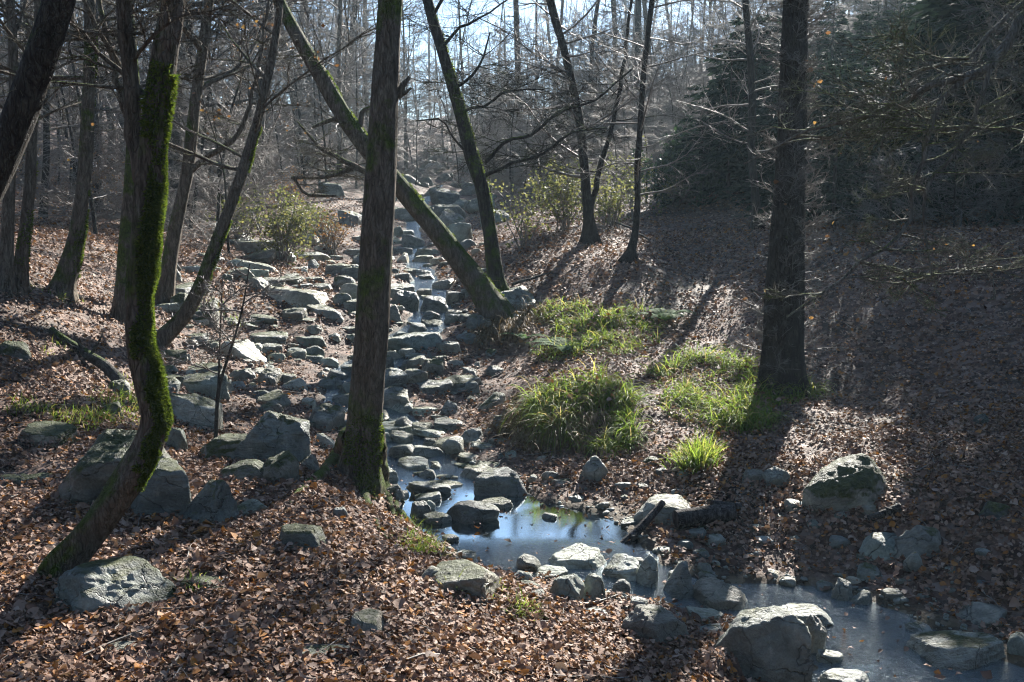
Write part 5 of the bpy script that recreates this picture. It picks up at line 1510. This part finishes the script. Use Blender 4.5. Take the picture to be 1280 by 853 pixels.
bush(bg(300, 18.5), .8, .8, 18, 900, 86, 'bush', 'yellow green bush behind the slanting mossy trunk', (.035, .055))
bush(bg(390, 20), .8, .7, 18, 900, 87, 'bush', 'hazy green bush at the foot of the rock slope', (.035, .055))
bush(bg(415, 19), .6, .7, 14, 420, 88, 'hang', 'rust brown bush left of the tall centre trunk', (.035, .055))
bush(bg(365, 24), .8, .8, 14, 420, 89, 'hang', 'rusty leaved bush in the haze above the green one', (.035, .06))
bush(bg(55, 24), .9, 1.0, 9, 500, 95, 'hang', 'rusty leaved bush on the left slope behind the dark trunks', (.035, .06))
bush(bg(140, 19), .6, 1.3, 9, 420, 96, 'hang', 'rusty leaved bush beside the trail plates', (.035, .06))
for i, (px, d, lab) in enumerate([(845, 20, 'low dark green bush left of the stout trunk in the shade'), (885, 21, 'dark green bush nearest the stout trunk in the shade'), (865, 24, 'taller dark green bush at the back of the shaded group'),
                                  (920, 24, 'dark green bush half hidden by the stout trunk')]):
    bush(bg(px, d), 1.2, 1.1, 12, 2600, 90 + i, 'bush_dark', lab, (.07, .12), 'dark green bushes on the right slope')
# dead leaves of a beech hedge row: pale shoots beside the stout trunk stay with the tree

# thin bare sapling between the boulders, near left
def sapling():
    b = ground(268, 574, False); d = b[1]; rng = np.random.default_rng(97)
    root = empty('thin_sapling', b, 'thin pale bare sapling standing in front of the mossy boulder', 'sapling')
    P, R = px_path([(268, 580, 7), (270, 540, 6), (273, 490, 5.5), (284, 450, 4), (297, 410, 3), (306, 370, 2.4), (312, 330, 1.6)], d); P2, R2 = px_path([(273, 492, 4), (274, 450, 3), (276, 400, 2.2), (278, 350, 1.4)], d)
    mb = MB(); P, R = resample(P, R, .05); tube(mb, P, R, 8); P2, R2 = resample(P2, R2, .06); tube(mb, P2, R2, 6)
    link('trunk', local(mb, b).mesh('trunk'), M['bark_grey'], root).color = (.2, 0, 0, 1)
    cb = MB(); crown_from(cb, rng, P, R, .45, 1, 10, .45, SPEC_FINE, None, (-.1, .8), .5, .3); crown_from(cb, rng, P2, R2, .3, 1, 5, .35, SPEC_FINE, None, (0, .8), .5, .3)
    link('crown', local(cb, b).mesh('crown'), M['twig'], root)
sapling()

# ------------------------------------------------------------------ dead wood
def log(name, p0, p1, r0, r1, seed, mat, label, cat, bend=.03, moss=.1, stubs=0):
    rng = np.random.default_rng(seed); p0, p1 = np.array(p0), np.array(p1)
    n = 14; t = np.linspace(0, 1, n)[:, None]
    L = np.linalg.norm(p1 - p0)
    P = p0 + (p1 - p0) * t + np.cumsum(rng.normal(0, bend * L / n * 2, (n, 3)), 0) * t * (1 - t) * 3
    R = r0 + (r1 - r0) * t[:, 0]
    T, U, Bv = frames(P); k = 18; th = np.linspace(0, 2 * np.pi, k, endpoint=False)
    S, TH = np.meshgrid(np.linspace(0, L / max(r0, .01), n), th, indexing='ij')
    nz = 1 + .06 * fbm(np.cos(TH) * 1.5, np.sin(TH) * 1.5, S * .3, seed, 3) + .05 * fbm(np.cos(TH) * 6, np.sin(TH) * 6, S * .3, seed + 2, 2)
    V = P[:, None] + (R[:, None] * nz)[..., None] * (np.cos(TH)[..., None] * U[:, None] + np.sin(TH)[..., None] * Bv[:, None])
    mb = MB(); mb.add(V.reshape(-1, 3), ring_faces(n, k))
    for e, i in ((0, 0), (n - 1, 1)):      # broken ends
        c = V[e].mean(0) + (T[e] * (.25 if i else -.25)) * R[e] * .5
        fan = np.vstack([V[e], c[None]]); f = np.array([[j, (j + 1) % k, k] for j in range(k)])
        mb.add(fan, f if i else f[:, ::-1])
    for s in range(stubs):
        f = rng.uniform(.2, .9); i = int(f * (n - 1)); d = rng.normal(0, 1, 3); d[2] = abs(d[2]); d /= np.linalg.norm(d)
        tube(mb, np.array([P[i], P[i] + d * R[i] * 3, P[i] + d * R[i] * 5 + [0, 0, .01]]), np.array([R[i] * .4, R[i] * .3, R[i] * .15]), 5)
    o = link(name, local(mb, p0).mesh(name), M[mat], None, p0); o.color = (moss, 0, 0, 1)
    return tag(o, label, cat)
a, b = ground(846, 668), ground(918, 659)
log('log', a + [0, .06, .075], b + [0, .06, .075], .068, .062, 101, 'char', 'short thick charred log lying on the leaves of the right bank', 'log')
a, b = ground(893, 655), ground(930, 650)
log('branch', a + [0, .1, .1], b + [0, .1, .06], .03, .02, 102, 'char', 'thin charred branch lying behind the short thick log', 'branch')
a = ground(778, 678); b = at(829, 628, a[1] + .22)
log('branch', a + [0, 0, -.03], b, .034, .022, 103, 'char', 'charred stick propped from the pool on the pale rock', 'branch', .02, 0, 1)
a, b = ground(64, 420, False), ground(152, 486, False)
log('fallen_branch', a + [0, 0, .05], b + [0, 0, .05], .03, .05, 104, 'bark_grey', 'long pale fallen branch lying on the left slope beside the mossy trunk', 'branch', .05, .35, 3)
a, b = ground(640, 362, False), ground(690, 350, False)
log('branch', a + [0, 0, .06], b + [0, 0, .1], .022, .012, 105, 'bark_grey', 'pale branch lying beside the foot of the slanting dark trunk', 'branch', .06, .2, 1)
a, b = ground(1085, 655, False), ground(1125, 645, False)
log('branch', a + [0, 0, .03], b + [0, 0, .05], .022, .03, 106, 'bark_grey', 'short grey piece of wood on the leaves above the pale block', 'branch', .06, .1, 1)
a, b = ground(770, 290, False), ground(845, 318, False)
log('branch', a + [0, 0, .15], b + [0, 0, .05], .02, .012, 107, 'bark_grey', 'thin fallen branch on the slope right of the thin stem', 'branch', .06, .1, 2)
# sticks strewn over the litter: no picture tells one from the next
sr = np.random.default_rng(110); smb = MB()
for k in range(900):
    y = 3.2 + 14 * sr.random() ** 1.3; x = sr.uniform(-.58 * y - .3, .58 * y + .3)
    d, w, hw, dp = creek_near(np.array([x]), np.array([y]))
    if d[0] < hw[0] * 1.2: continue
    L = sr.uniform(.08, .45); az = sr.uniform(0, 6.28); n = 5; t = np.linspace(-.5, .5, n)
    P = np.stack([x + np.cos(az) * L * t + sr.normal(0, .008, n), y + np.sin(az) * L * t + sr.normal(0, .008, n), np.zeros(n)], 1); P[:, 2] = hgt(P[:, 0], P[:, 1]) + sr.uniform(.01, .04)
    tube(smb, P, np.linspace(1, .5, n) * sr.uniform(.002, .006), 4)
o = link('twig_litter', smb.mesh('twig_litter'), M['twig']); tag(o, kind='stuff')

# ------------------------------------------------------------------ haze, light, camera
bm = bmesh.new(); bmesh.ops.create_cube(bm, size=1)
zt = 48.0; zb = float(GZ.min()) - 1.0
me = bpy.data.meshes.new('haze')
bmesh.ops.scale(bm, vec=(244, 232, zt - zb), verts=bm.verts); bmesh.ops.translate(bm, vec=(0, 76, (zt + zb) / 2), verts=bm.verts)
bm.to_mesh(me); bm.free()
hm = bpy.data.materials.new('haze_air'); hm.use_nodes = True; nt = hm.node_tree; nt.nodes.clear()
mo_ = nt.nodes.new('ShaderNodeOutputMaterial'); pv = nt.nodes.new('ShaderNodeVolumePrincipled')
pv.inputs['Color'].default_value = (.66, .88, 1.0, 1); pv.inputs['Density'].default_value = .0011; pv.inputs['Anisotropy'].default_value = .15
nt.links.new(pv.outputs[0], mo_.inputs['Volume'])
tag(link('haze', me, hm), kind='stuff')

wld = bpy.data.worlds.new('World'); SC.world = wld; wld.use_nodes = True
nt = wld.node_tree; nt.nodes.clear()
sk = nt.nodes.new('ShaderNodeTexSky'); sk.sky_type = 'NISHITA'; sk.sun_disc = False
sk.sun_elevation = rad(SUN_EL); sk.sun_rotation = rad(SUN_AZ); sk.air_density = 1.0; sk.dust_density = .35; sk.ozone_density = 4.5
bgn = nt.nodes.new('ShaderNodeBackground'); bgn.inputs['Strength'].default_value = .06
wo = nt.nodes.new('ShaderNodeOutputWorld'); nt.links.new(sk.outputs[0], bgn.inputs[0]); nt.links.new(bgn.outputs[0], wo.inputs[0])

sl = bpy.data.lights.new('sun', 'SUN'); sl.energy = 5.0; sl.angle = rad(.5); sl.color = (1, .95, .87)
so = bpy.data.objects.new('sun', sl); COL.objects.link(so)
sv = Vector((math.sin(rad(SUN_AZ)) * math.cos(rad(SUN_EL)), math.cos(rad(SUN_AZ)) * math.cos(rad(SUN_EL)), math.sin(rad(SUN_EL))))
so.rotation_euler = sv.to_track_quat('Z', 'Y').to_euler(); so.location = (10, 30, 30)

cam = bpy.data.cameras.new('camera'); co = bpy.data.objects.new('camera', cam); COL.objects.link(co)
cam.sensor_width = 36; cam.lens = F / W0 * 36; cam.clip_end = 2000; cam.clip_start = .05
co.location = (0, 0, CZ); co.rotation_euler = (math.pi / 2 - PITCH, 0, 0)
SC.camera = co

vs = SC.view_settings; vs.view_transform = 'Standard'; vs.look = 'None'; vs.gamma = 1; vs.exposure = 2.0
SC.render.engine = 'CYCLES'
cy = SC.cycles
cy.use_denoising = True
try: cy.denoiser = 'OPENIMAGEDENOISE'; cy.denoising_input_passes = 'RGB_ALBEDO_NORMAL'
except Exception: pass
cy.filter_width = 1.1; cy.sample_clamp_direct = 7.0
cy.max_bounces = 8; cy.diffuse_bounces = 3; cy.glossy_bounces = 3; cy.transmission_bounces = 6; cy.transparent_max_bounces = 12; cy.volume_bounces = 0
cy.sample_clamp_indirect = 4.0
cy.caustics_reflective = False; cy.caustics_refractive = False
